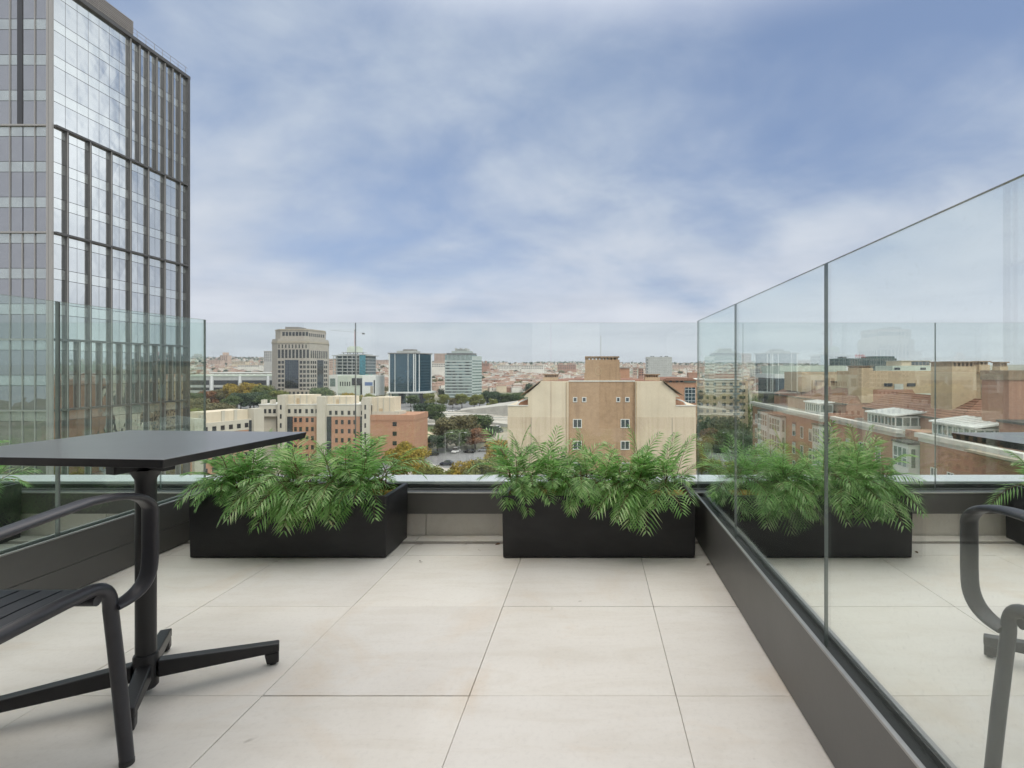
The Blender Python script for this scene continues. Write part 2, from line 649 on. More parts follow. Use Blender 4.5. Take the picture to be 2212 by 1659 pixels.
    M['dark_conc'] = mat('dark_concrete', (0.17, 0.18, 0.185), 0.85, var=0.3, vscale=0.3)
    M['site_net'] = mat('dusty_blue_floor', (0.10, 0.14, 0.17), 0.8, var=0.4, vscale=0.4)
    M['cream'] = mat_streaked('cream_render', (0.64, 0.56, 0.44), (0.42, 0.31, 0.19), 0.25)
    M['cream_low'] = mat_streaked('cream_render_worn', (0.60, 0.505, 0.39), (0.36, 0.28, 0.20), 0.6)
    M['tan_brick'] = mat_streaked('tan_brick', (0.42, 0.29, 0.19), (0.20, 0.13, 0.09), 0.7, brick=(0.25, 0.14, (0.42, 0.32, 0.22)))
    M['cream2'] = mat_streaked('ivory_render', (0.53, 0.495, 0.425), (0.42, 0.36, 0.28), 0.5, 0.6)
    M['terracotta'] = mat_streaked('terracotta_brick', (0.44, 0.25, 0.165), (0.34, 0.15, 0.085), 0.35, 0.6, brick=(0.25, 0.3, (0.5, 0.3, 0.2)))
    M['redbrick'] = mat_streaked('red_brick', (0.38, 0.21, 0.15), (0.28, 0.13, 0.085), 0.4, brick=(0.25, 0.16, (0.5, 0.34, 0.26)))
    M['yellowbrick'] = mat_streaked('yellow_brick', (0.52, 0.41, 0.28), (0.36, 0.25, 0.15), 0.35, brick=(0.25, 0.22, (0.42, 0.30, 0.19)))
    M['cornice'] = mat('white_cornice', (0.66, 0.65, 0.61), 0.7, var=0.18, vscale=0.8)
    M['roof'] = mat_streaked('roof_tile', (0.27, 0.14, 0.10), (0.15, 0.085, 0.065), 0.5, 2.0)
    M['roof2'] = mat('roof_flat', (0.30, 0.27, 0.235), 0.9, var=0.35, vscale=0.25)
    M['chimney'] = mat('chimney_brick', (0.30, 0.21, 0.14), 0.9, var=0.4, vscale=1.2)
    M['wfr'] = mat('window_frame', (0.62, 0.62, 0.60), 0.6)
    M['pane'] = mat_mirror('window_pane', (0.035, 0.042, 0.05), (0.5, 0.55, 0.6), 0.15, 0.01, 0.5, 0.05)
    M['blind'] = mat('roller_blind', (0.50, 0.52, 0.48), 0.7, var=0.1, vscale=2)
    M['gallery'] = mat('gallery_white', (0.66, 0.68, 0.66), 0.55, var=0.1, vscale=1)
    M['sunroof'] = mat('sunroom_roof', (0.68, 0.69, 0.67), 0.5, var=0.1, vscale=0.7)
    M['green_wh'] = mat('pale_green_render', (0.52, 0.57, 0.50), 0.8, var=0.12, vscale=0.2)
    M['darkgreen'] = mat_mirror('dark_green_cladding', (0.02, 0.035, 0.035), (0.4, 0.5, 0.5), 0.15, 0.03, 0.3, 0.15)
    M['sign_red'] = mat('red_sign', (0.55, 0.04, 0.03), 0.5)
    M['sign_teal'] = mat('teal_sign', (0.02, 0.32, 0.25), 0.5)
    M['blue_panel'] = mat('blue_panel', (0.10, 0.16, 0.32), 0.5)
    for nm, c in (('h_white', (0.68, 0.65, 0.60)), ('h_cream', (0.60, 0.50, 0.38)), ('h_pink', (0.50, 0.36, 0.29)),
                  ('h_brick', (0.36, 0.20, 0.145)), ('h_grey', (0.42, 0.41, 0.40))):
        M[nm] = mat(nm, c, 0.85, var=0.2, vscale=0.12)
    M['h_roof'] = mat('h_roof', (0.29, 0.185, 0.14), 0.85, col2=(0.21, 0.145, 0.115), vscale=0.1)
    M['h_roof2'] = mat('h_roof2', (0.40, 0.36, 0.32), 0.85, col2=(0.28, 0.24, 0.21), vscale=0.1)
    M['asphalt'] = mat('asphalt', (0.16, 0.16, 0.165), 0.85, col2=(0.20, 0.20, 0.205), vscale=0.15, speck=0.15)
    M['paving'] = mat('paving', (0.46, 0.43, 0.38), 0.85, col2=(0.36, 0.33, 0.29), vscale=0.1)
    M['concrete_wall'] = mat('concrete_wall', (0.48, 0.46, 0.42), 0.85, var=0.3, vscale=0.15)
    M['marking'] = mat('road_marking', (0.7, 0.7, 0.68), 0.7)
    M['lawn'] = mat('lawn', (0.075, 0.12, 0.035), 0.95, col2=(0.15, 0.15, 0.06), vscale=0.06, speck=0.3)
    M['dry'] = mat('dry_ground', (0.40, 0.34, 0.24), 0.95, col2=(0.26, 0.24, 0.15), vscale=0.03)
    M['path'] = mat('path_sand', (0.55, 0.45, 0.32), 0.9, var=0.15, vscale=0.3)
    M['bark'] = mat('bark', (0.09, 0.07, 0.05), 0.9, var=0.4, vscale=2)
    M['lf_green'] = mat_leaf('leaf_green', [(0, (0.03, 0.055, 0.018)), (0.5, (0.075, 0.115, 0.038)), (1, (0.16, 0.20, 0.07))], 0.7, 0.2)
    M['lf_dark'] = mat_leaf('leaf_dark', [(0, (0.016, 0.034, 0.018)), (0.6, (0.042, 0.075, 0.035)), (1, (0.085, 0.12, 0.055))], 0.7, 0.1)
    M['lf_olive'] = mat_leaf('leaf_olive', [(0, (0.055, 0.058, 0.026)), (0.5, (0.145, 0.13, 0.06)), (1, (0.25, 0.22, 0.10))], 0.7, 0.2)
    M['lf_yellow'] = mat_leaf('leaf_yellow', [(0, (0.12, 0.095, 0.015)), (0.5, (0.30, 0.22, 0.03)), (1, (0.50, 0.37, 0.07))], 0.7, 0.25)
    M['lf_lime'] = mat_leaf('leaf_lime', [(0, (0.07, 0.085, 0.02)), (0.5, (0.17, 0.19, 0.045)), (1, (0.30, 0.30, 0.09))], 0.7, 0.25)
    M['lf_rust'] = mat_leaf('leaf_rust', [(0, (0.09, 0.04, 0.02)), (0.6, (0.22, 0.10, 0.045)), (1, (0.34, 0.18, 0.08))], 0.7, 0.2)
    for nm, c in (('car_dark', (0.012, 0.016, 0.035)), ('car_white', (0.7, 0.7, 0.7)), ('car_grey', (0.22, 0.23, 0.24)),
                  ('car_red', (0.25, 0.03, 0.02)), ('car_black', (0.012, 0.012, 0.012))):
        M[nm] = mat(nm, c, 0.25, 0.1, 0.6)
    M['tyre'] = mat('tyre', (0.015, 0.015, 0.015), 0.9)
    M['carglass'] = mat('carglass', (0.02, 0.025, 0.03), 0.08, 0, 0.8)
    M['lampmetal'] = mat('lampmetal', (0.35, 0.35, 0.34), 0.5, 0.3)
    M['crane_red'] = mat('crane_red', (0.42, 0.16, 0.13), 0.6)


make_mats()

# ================================================================== TERRACE
XR, XL = 0.585, -2.25          # inner faces of the two side kerbs
GXR, GXL, GY = 0.617, -2.268, 3.17   # glass planes
TOP_B, TOP_R, TOP_L = 1.236, 1.246, 1.252


def terrace_floor():
    base = MB().box(-7, 7, -2.6, 3.10, -0.35, -0.012).build('floor_slab', M['grout'])
    tag(base, kind='structure')
    m = MB()
    px, py = 0.6125, 0.598
    xs0 = 0.2475
    jx = [xs0 + px * i for i in range(-12, 12)]
    jy = [2.194 - py * i for i in range(0, 9)]
    jy = [2.985, 2.792] + jy
    g = 0.0011
    rnd = random.Random(4)
    for i in range(len(jx) - 1):
        for j in range(len(jy) - 1):
            y1, y0 = jy[j] - g, jy[j + 1] + g
            if j == 0:
                y1 = 2.978
            dz = rnd.uniform(-0.0008, 0.0008)
            m.box(jx[i] + g * 0.7, jx[i + 1] - g * 0.7, y0, y1, -0.011, dz)
    o = m.build('floor', M['tile'], bevel=0.0012, seg=1)
    tag(o, kind='structure')
    # perimeter strip of tile in front of the upstand
    m = MB()
    jx2 = [-0.985 + 0.6125 * i for i in range(-10, 12)]
    for a, b in zip(jx2[:-1], jx2[1:]):
        m.box(a + g, b - g, 2.998, 3.099, -0.008, 0.008)
    tag(m.build('floor_edge_strip', M['tile'], bevel=0.0012, seg=1), kind='structure')


terrace_floor()


def back_parapet():
    root = empty('parapet', (0, 3.10, 0), 0, 'low tiled parapet with dark metal band and pale outer ledge behind the planters', 'parapet')
    m = MB()
    jx = [-0.958 + 0.6125 * i for i in range(-10, 12)]
    for a, b in zip(jx[:-1], jx[1:]):
        m.box(a + 0.0015, b - 0.0015, 0.003, 0.016, -0.02, 0.150)
    up = m.build('tiled_upstand', M['tile'], root, bevel=0.001, seg=1)
    MB().box(-7, 7, 0.016, 0.20, -0.3, 0.145).build('parapet_core', M['grout'], root)
    m = MB().box(-7, 7, -0.022, 0.05, 0.138, 0.252)
    m.build('metal_band', M['curb'], root, bevel=0.002)
    MB().box(-7, 7, -0.0235, -0.012, 0.2525, 0.2615).build('band_lip', M['curb_lip'], root, bevel=0.002)
    MB().box(-7, 7, -0.0115, 0.055, 0.2522, 0.2572).build('gasket', M['gasket'], root)
    MB().box(-7, 7, 0.09, 0.135, 0.146, 0.2525).build('glazing_channel', M['gasket'], root)
    m = MB().box(-7, 7, 0.150, 0.31, -0.3, 0.272)
    m.build('outer_wall', M['under'], root)
    m = MB()
    cx = -6.6
    while cx < 7:
        m.box(cx + 0.001, cx + 2.199, 0.138, 0.335, 0.2725, 0.2905)
        cx += 2.2
    m.build('ledge_cap', M['cap'], root, bevel=0.002)
    m = MB()
    for x in (-0.72 + 0.44,):
        m.box(x, x + 0.035, 0.1365, 0.1495, 0.235, 0.262)
    m.build('drain_slot', M['gasket'], root)


back_parapet()


def side_kerb(x_in, x_out, label, seam):
    """low metal kerb that clamps the glass; x_in is the face towards our terrace"""
    s = 1 if x_out > x_in else -1
    root = empty('glazing_kerb', ((x_in + x_out) / 2, 1.5, 0), 0, label, 'kerb', 'metal kerbs holding the side glass')
    y0, y1 = -2.0 - 1.5, 3.0775 - 1.5
    c = (x_in + x_out) / 2
    a, b = x_in - c, x_out - c
    lo, hi = min(a, b), max(a, b)
    m = MB()
    if not seam:
        m.box(lo, lo + 0.013, y0, y1, 0.004, 0.250)
        m.box(hi - 0.013, hi, y0, y1, 0.004, 0.250)
    if seam:
        for za, zb, ins in ((0.004, 0.1185, 0.0), (0.1205, 0.250, 0.0)):
            m.box(lo, lo + 0.013, y0, y1, za, zb)
            m.box(hi - 0.013, hi, y0, y1, za, zb)
    m.build('face_plate', M['curb'], root, bevel=0.0015)
    MB().box(lo + 0.0135, hi - 0.0135, y0, y1, 0.0, 0.238).build('kerb_core', M['gasket'], root)
    MB().box(min(a - s * 0.0015, a + s * 0.010), max(a - s * 0.0015, a + s * 0.010), y0, y1, 0.2505, 0.2575).build(
        'kerb_lip', M['curb_lip'], root, bevel=0.0015)
    MB().box(min(b + s * 0.0015, b - s * 0.010), max(b + s * 0.0015, b - s * 0.010), y0, y1, 0.2505, 0.2575).build(
        'kerb_lip', M['curb_lip'], root, bevel=0.0015)
    return root


side_kerb(XR, 0.650, 'brown grey metal kerb under the glass on the right of the terrace', False)
side_kerb(XL, -2.315, 'grey green metal kerb behind the black table on the left of the terrace', True)


def glass_panel(x0, x1, y0, y1, z0, z1, label, gm, group, lit=None):
    """one frameless pane: clear faces, green-grey polished edges"""
    cx, cy = (x0 + x1) / 2, (y0 + y1) / 2
    root = empty('glass_panel', (cx, cy, z0), 0, label, 'glass panel', group)
    a, b, c, d, h = x0 - cx, x1 - cx, y0 - cy, y1 - cy, z1 - z0
    m = MB()
    if (x1 - x0) > (y1 - y0):
        m.quad((a, c, 0), (b, c, 0), (b, c, h), (a, c, h))
        m.quad((b, d, 0), (a, d, 0), (a, d, h), (b, d, h))
        e = MB()
        e.quad((a, d, 0), (a, c, 0), (a, c, h), (a, d, h))
        e.quad((b, c, 0), (b, d, 0), (b, d, h), (b, c, h))
    else:
        m.quad((a, d, 0), (a, c, 0), (a, c, h), (a, d, h))
        m.quad((b, c, 0), (b, d, 0), (b, d, h), (b, c, h))
        e = MB()
        e.quad((a, c, 0), (b, c, 0), (b, c, h), (a, c, h))
        e.quad((b, d, 0), (a, d, 0), (a, d, h), (b, d, h))
    e.quad((a, c, h), (b, c, h), (b, d, h), (a, d, h))
    m.build('pane', gm, root)
    e.build('polished_edge', M['edge'], root)
    return root


bx = [-5.96, -4.82, -3.681, -2.539, -1.393, -0.245, 0.884, 2.014, 3.15, 4.29]
names = {
    1: 'clear rear glass pane far left beyond the side glass', 2: 'clear rear glass pane left of the tower corner behind the side glass',
    3: 'clear rear glass pane in front of the glass tower and pale apartment roofs',
    4: 'clear rear glass pane in front of the blue green towers', 5: 'clear rear glass pane in front of the gabled beige building',
    6: 'clear rear glass pane just right of the terrace corner', 7: 'clear rear glass pane above the right neighbour\'s planter gap',
    0: 'rear glass pane out past the left edge', 8: 'rear glass pane out past the right edge'}
names[4] = 'clear rear glass pane in front of the two office towers and the trees'
names[5] = 'clear rear glass pane in front of the gabled beige building'
for i in range(1, 8):
    glass_panel(bx[i] + 0.002, bx[i + 1] - 0.002, GY - 0.004, GY + 0.004, 0.235, TOP_B, names[i], M['glass'],
                'glass panes along the rear parapet')
ry = [-0.9, 0.524, 1.424, 2.326, 3.158]
rn = ['side glass pane on the right nearest the camera', 'side glass pane on the right in front of the neighbour\'s chair',
      'side glass pane on the right beside the middle of the kerb', 'farthest side glass pane on the right beside the right planter']
for i in range(4):
    if i == 0:
        continue
    glass_panel(GXR - 0.004, GXR + 0.004, ry[i] + 0.0025, ry[i + 1] - 0.0025, 0.235, TOP_R, rn[i], M['glass_side'],
                'glass panes along the right kerb')
ly = [0.45, 1.365, 2.287, 3.158]
ln = ['side glass pane on the left behind the near end of the table', 'side glass pane on the left behind the table, nearer the camera',
      'farthest side glass pane on the left, towards the rear corner']
for i in range(1, 3):
    glass_panel(GXL - 0.007, GXL + 0.007, ly[i] + 0.004, ly[i + 1] - 0.004, 0.235, TOP_L, ln[i], M['glass_left'],
                'glass panes along the left kerb')


# ------------------------------------------------------------------ planters
def planter(x0, x1, y0, y1, h, label):
    cx, cy = (x0 + x1) / 2, (y0 + y1) / 2
    root = empty('planter_box', (cx, cy, 0), 0, label, 'planter', 'black box planters along the parapet')
    a, b, c, d = x0 - cx, x1 - cx, y0 - cy, y1 - cy
    t = 0.022
    # shell with open top (outer wall, rim, inner wall)
    bm = bmesh.new()
    def ring(i, z):
        return [bm.verts.new(p) for p in ((a + i, c + i, z), (b - i, c + i, z), (b - i, d - i, z), (a + i, d - i, z))]
    r0, r1, r2, r3 = ring(0.004, 0.003), ring(0, h), ring(t, h), ring(t, 0.05)
    for ra, rb in ((r0, r1), (r1, r2), (r2, r3)):
        for k in range(4):
            bm.faces.new((ra[k], ra[(k + 1) % 4], rb[(k + 1) % 4], rb[k]))
    bm.faces.new(list(reversed(r0)))
    bm.faces.new(r3)
    me = bpy.data.meshes.new('box_shell')
    bm.to_mesh(me)
    bm.free()
    me.materials.append(M['planter'])
    o = bpy.data.objects.new('box_shell', me)
    COL.objects.link(o)
    o.parent = root
    bv = o.modifiers.new('bevel', 'BEVEL')
    bv.width = 0.005
    bv.segments = 3
    bv.limit_method = 'ANGLE'
    me.polygons.foreach_set('use_smooth', [True] * len(me.polygons))
    try:
        me.set_sharp_from_angle(angle=R(30))
    except Exception:
        pass
    # ochre filler with a lumpy top
    rnd = random.Random(int(x0 * 100))
    m = MB()
    nx, ny = 26, 9
    A, B, C, D = a + t + 0.004, b - t - 0.004, c + t + 0.004, d - t - 0.004
    zt = h - 0.035
    def hz(i, j):
        return zt + 0.012 * noise.noise(Vector((i * 0.7 + x0 * 3, j * 0.9, 0.3))) + rnd.uniform(-0.002, 0.002)
    grid = [[(A + (B - A) * i / nx, C + (D - C) * j / ny, hz(i, j)) for j in range(ny + 1)] for i in range(nx + 1)]
    for i in range(nx):
        for j in range(ny):
            m.quad(grid[i][j], grid[i + 1][j], grid[i + 1][j + 1], grid[i][j + 1])
    m.build('planting_foam', M['foam'], root)
    return root


PLANTERS = [
    (-2.058, -1.050, 2.745, 3.070, 0.318, 'long black planter at the left, under the table\'s far corner'),
    (-0.461, 0.527, 2.745, 3.070, 0.318, 'long black planter at the right end, against the kerb'),
    (0.665, 1.633, 2.745, 3.070, 0.318, 'black planter behind the right side glass, next to the kerb'),
    (2.345, 3.33, 2.745, 3.070, 0.318, 'black planter at the far right edge behind the neighbour\'s chair'),
    (-4.24, -3.245, 2.745, 3.070, 0.318, 'dark planter at the far left edge behind the left side glass'),
]
for p in PLANTERS:
    planter(*p)


def frond(m, st, p0, az, el, L, rnd, wid=1.0):
    """one pinnate frond: bent rachis with leaflet pairs"""
    d = Vector((cos(az) * cos(el), sin(az) * cos(el), sin(el)))
    side = Vector((-sin(az), cos(az), 0))
    roll = rnd.uniform(-0.35, 0.35)
    n = 12
    p = Vector(p0)
    pts = [p.copy()]
    dirs = [d.copy()]
    droop = rnd.uniform(0.09, 0.19)
    for i in range(n):
        d = (d + Vector((0, 0, -droop * (0.3 + i / n)))).normalized()
        p = p + d * (L / n)
        pts.append(p.copy())
        dirs.append(d.copy())
    # rachis
    st.tube(pts, [0.0026 * (1 - 0.75 * i / n) for i in range(n + 1)], 4, cap=False)
    k = rnd.randint(10, 12)
    for i in range(k):
        t = 0.22 + 0.78 * (i / (k - 1)) ** 0.95
        f = t * n
        a = min(int(f), n - 1)
        q = pts[a].lerp(pts[a + 1], f - a)
        dd = dirs[a]
        up = side.cross(dd).normalized()
        s2 = (side * cos(roll) + up * sin(roll)).normalized()
        prof = math.sin(pi * min(1, 0.25 + 0.72 * t)) ** 0.6
        LL = L * 0.34 * prof * rnd.uniform(0.85, 1.12) + 0.012
        fw = 0.55 + 0.65 * t
        for sg in (-1, 1):
            ld = (s2 * sg * 1.0 + dd * fw + up * rnd.uniform(0.06, 0.22)).normalized()
            nv = ld.cross(dd)
            if nv.length < 1e-3:
                nv = up
            nv.normalize()
            wv = nv.cross(ld).normalized()
            w = 0.0043 * wid * rnd.uniform(0.85, 1.2)
            mid = q + ld * LL * 0.42
            tip = q + ld * LL + Vector((0, 0, -LL * rnd.uniform(0.08, 0.28)))
            b = len(m.v)
            m.v += [tuple(q), tuple(mid - wv * w), tuple(tip), tuple(mid + wv * w), tuple(mid + nv * w * 0.45)]
            m.f += [(b, b + 1, b + 4), (b + 4, b + 1, b + 2), (b, b + 4, b + 3), (b + 4, b + 2, b + 3)]
            m.m += [0] * 4


def palm(x, y, z, spread, nf, seed, label, hi=1.0, droopy=0.35, lean=0.0, dl=1.0, side=0):
    rnd = random.Random(seed)
    root = empty('palm_plant', (x, y, z), 0, label, 'plant', 'small palms in the black planters')
    lf, st = MB(), MB()
    ns = 12
    stems = []
    for i in range(ns):
        bx0 = rnd.uniform(-spread, spread)
        by0 = rnd.uniform(-0.07, 0.05)
        top = Vector((bx0 * 1.15 + rnd.uniform(-0.02, 0.02), by0 + rnd.uniform(-0.02, 0.02), rnd.uniform(0.05, 0.11)))
        st.tube([(bx0, by0, -0.04), ((bx0 + top.x) / 2 + 0.006, (by0 + top.y) / 2, top.z * 0.5), tuple(top)], [0.006, 0.005, 0.004], 6)
        stems.append(top)
    for i in range(nf):
        s = stems[i % ns]
        r = rnd.random()
        az = rnd.uniform(0, 2 * pi)
        if r < droopy * 0.8:
            az = -pi / 2 + rnd.uniform(-1.0, 1.0) if rnd.random() < 0.82 else az
            if side and cos(az) * side > 0.25:
                az = pi - az
            el = R(rnd.uniform(-12, 22))
            L = rnd.uniform(0.17, 0.27) * dl
        else:
            el = R(rnd.uniform(18, 80))
            L = rnd.uniform(0.13, 0.215) * hi
            if r > 0.90:
                el = R(rnd.uniform(60, 86))
                L = rnd.uniform(0.24, 0.30) * min(hi, 1.05)
        az += lean
        frond(lf, st, s + Vector((0, 0, rnd.uniform(-0.03, 0.01))), az, el, L, rnd)
    st.build('stems', M['stem'], root)
    lf.build('fronds', M['frond'], root)
    return root


ZF = 0.285
plist = [
    (-1.83, 2.90, 0.09, 40, 11, 'left palm of the left planter, spreading towards the left side glass', 0.9, 0.45, 0.9, 0),
    (-1.52, 2.88, 0.12, 66, 12, 'bushy middle palm of the left planter hanging low over its front', 1.12, 0.46, 1.2, 0),
    (-1.22, 2.90, 0.09, 50, 13, 'right palm of the left planter with the tallest upright fronds', 1.22, 0.34, 0.95, 0),
    (-0.31, 2.90, 0.08, 46, 21, 'left palm of the right planter reaching up beside the gap', 1.15, 0.36, 0.9, -1),
    (-0.01, 2.89, 0.11, 50, 22, 'bushy middle palm of the right planter, low and dense', 0.92, 0.36, 0.85, 0),
    (0.30, 2.88, 0.10, 54, 23, 'right palm of the right planter drooping beside the kerb', 1.0, 0.5, 1.15, 1),
    (0.88, 2.90, 0.12, 48, 31, 'left palm behind the side glass, nearest the kerb', 1.0, 0.4, 1.0, 0),
    (1.13, 2.89, 0.12, 48, 32, 'middle palm in the planter behind the side glass', 1.05, 0.38, 1.0, 0),
    (1.44, 2.88, 0.10, 56, 33, 'large palm at the right end of the planter behind the side glass', 1.2, 0.45, 1.1, 0),
    (2.52, 2.90, 0.10, 34, 41, 'palm at the far right edge above the neighbour\'s table', 1.1, 0.4, 1.0, 0),
    (-3.42, 2.92, 0.12, 40, 51, 'palm at the far left edge under the table top', 0.95, 0.3, 1.0, 0),
]
for x, y, sp, nf, sd_, lab, hi, dr, dl, sdd in plist:
    palm(x, y, ZF, sp * 1.35, int(nf * 1.75), sd_, lab, hi, dr, 0.0, dl, sdd)


# ------------------------------------------------------------------ tables
def table(corners, hub, ang0, legs, ztop, label):
    """corners of the top (near-right, far-right, far-left, near-left)"""
    root = empty('pedestal_table', (hub[0], hub[1], 0), 0, label, 'table', 'black square pedestal tables')
    hx, hy = hub
    cs = [Vector((c[0] - hx, c[1] - hy, 0)) for c in corners]
    cen = sum(cs, Vector()) / 4
    m = MB()
    th = 0.022
    top = [c + Vector((0, 0, ztop)) for c in cs]
    mid = [c + Vector((0, 0, ztop - 0.004)) for c in cs]
    low = [cen + (c - cen) * 0.985 + Vector((0, 0, ztop - th)) for c in cs]
    # outline runs clockwise or counter-clockwise: normals are recalculated
    n = len(m.v)
    m.v += [tuple(p) for p in low + top]
    m.f += [(n + 3, n + 2, n + 1, n), (n + 4, n + 5, n + 6, n + 7)]
    m.m += [0, 0]
    for k in range(4):
        j = (k + 1) % 4
        m.f.append((n + k, n + j, n + 4 + j, n + 4 + k))
        m.m.append(1)
    m.build('tabletop', [M['black_top'], M['black_edge']], root, bevel=0.0015, fix=True)
    # column with flared head
    MB().lathe([(0.026, 0.10), (0.026, 0.625), (0.027, 0.64), (0.035, 0.655), (0.043, 0.668)], 32).build(
        'column', M['black_metal'], root, smooth=True)
    MB().lathe([(0.026, 0.016), (0.031, 0.022), (0.0315, 0.05), (0.0315, 0.112), (0.029, 0.118)], 32).build(
        'hub', M['black_metal'], root, smooth=True)
    m = MB()
    for k in range(2):
        a = ang0 + R(45) + k * pi / 2
        d = Vector((cos(a), sin(a), 0))
        nn = Vector((-sin(a), cos(a), 0))
        m.obox((0, 0, 0), d, nn, -0.095, 0.095, -0.018, 0.018, 0.668 + k * 0.0005, 0.692)
    m.build('top_plate', M['black_metal'], root, bevel=0.003)
    MB().box(-0.06, 0.06, -0.05, 0.05, 0.692, ztop - th - 0.001).build('tilt_block', M['black_metal'], root, bevel=0.003)
    MB().box(-0.05, -0.012, -0.066, -0.0505, 0.668 + 0.026, 0.668 + 0.042).build('clip', M['white_plastic'], root)
    for k, L in enumerate(legs):
        a = ang0 + k * pi / 2
        d = Vector((cos(a), sin(a), 0))
        nn = Vector((-sin(a), cos(a), 0))
        m = MB()
        pts = []
        def P3(s, t, z):
            return tuple(d * s + nn * t + Vector((0, 0, z)))
        w0, w1 = 0.019, 0.017
        m.hexa([P3(0.03, -w0, 0.045), P3(L, -w1, 0.040), P3(L, w1, 0.040), P3(0.03, w0, 0.045),
                P3(0.03, -w0, 0.094), P3(L, -w1, 0.068), P3(L, w1, 0.068), P3(0.03, w0, 0.094)])
        m.hexa([P3(L - 0.035, -w1 + 0.001, 0.006), P3(L - 0.001, -w1 + 0.001, 0.006), P3(L - 0.001, w1 - 0.001, 0.006), P3(L - 0.035, w1 - 0.001, 0.006),
                P3(L - 0.042, -w1 + 0.001, 0.0405), P3(L - 0.001, -w1 + 0.001, 0.0405), P3(L - 0.001, w1 - 0.001, 0.0405), P3(L - 0.042, w1 - 0.001, 0.0405)])
        leg = m.build('leg', M['black_metal'], root, bevel=0.004, seg=3, fix=True)
        MB().lathe([(0.010, 0.0), (0.011, 0.0065)], 16, tuple(d * (L - 0.018))).build('foot_pad', M['gasket'], leg)
    return root


table([(-1.067, 1.341), (-1.019, 1.924), (-1.70, 1.98), (-1.75, 1.40)], (-1.335, 1.612), R(29), [0.345, 0.29, 0.43, 0.215], 0.742,
      'black square table with a four legged pedestal at the left of the terrace')
table([(1.325, 1.31), (1.268, 1.909), (1.93, 1.93), (1.97, 1.33)], (1.60, 1.62), R(53.5), [0.33, 0.345, 0.33, 0.33], 0.742,
      'black table top behind the right side glass on the neighbouring terrace')


# ------------------------------------------------------------------ chairs
def arc(p0, c1, p1, n=8):
    p0, c1, p1 = Vector(p0), Vector(c1), Vector(p1)
    return [(p0 * (1 - t) ** 2 + c1 * 2 * t * (1 - t) + p1 * t * t) for t in [i / n for i in range(n + 1)]]


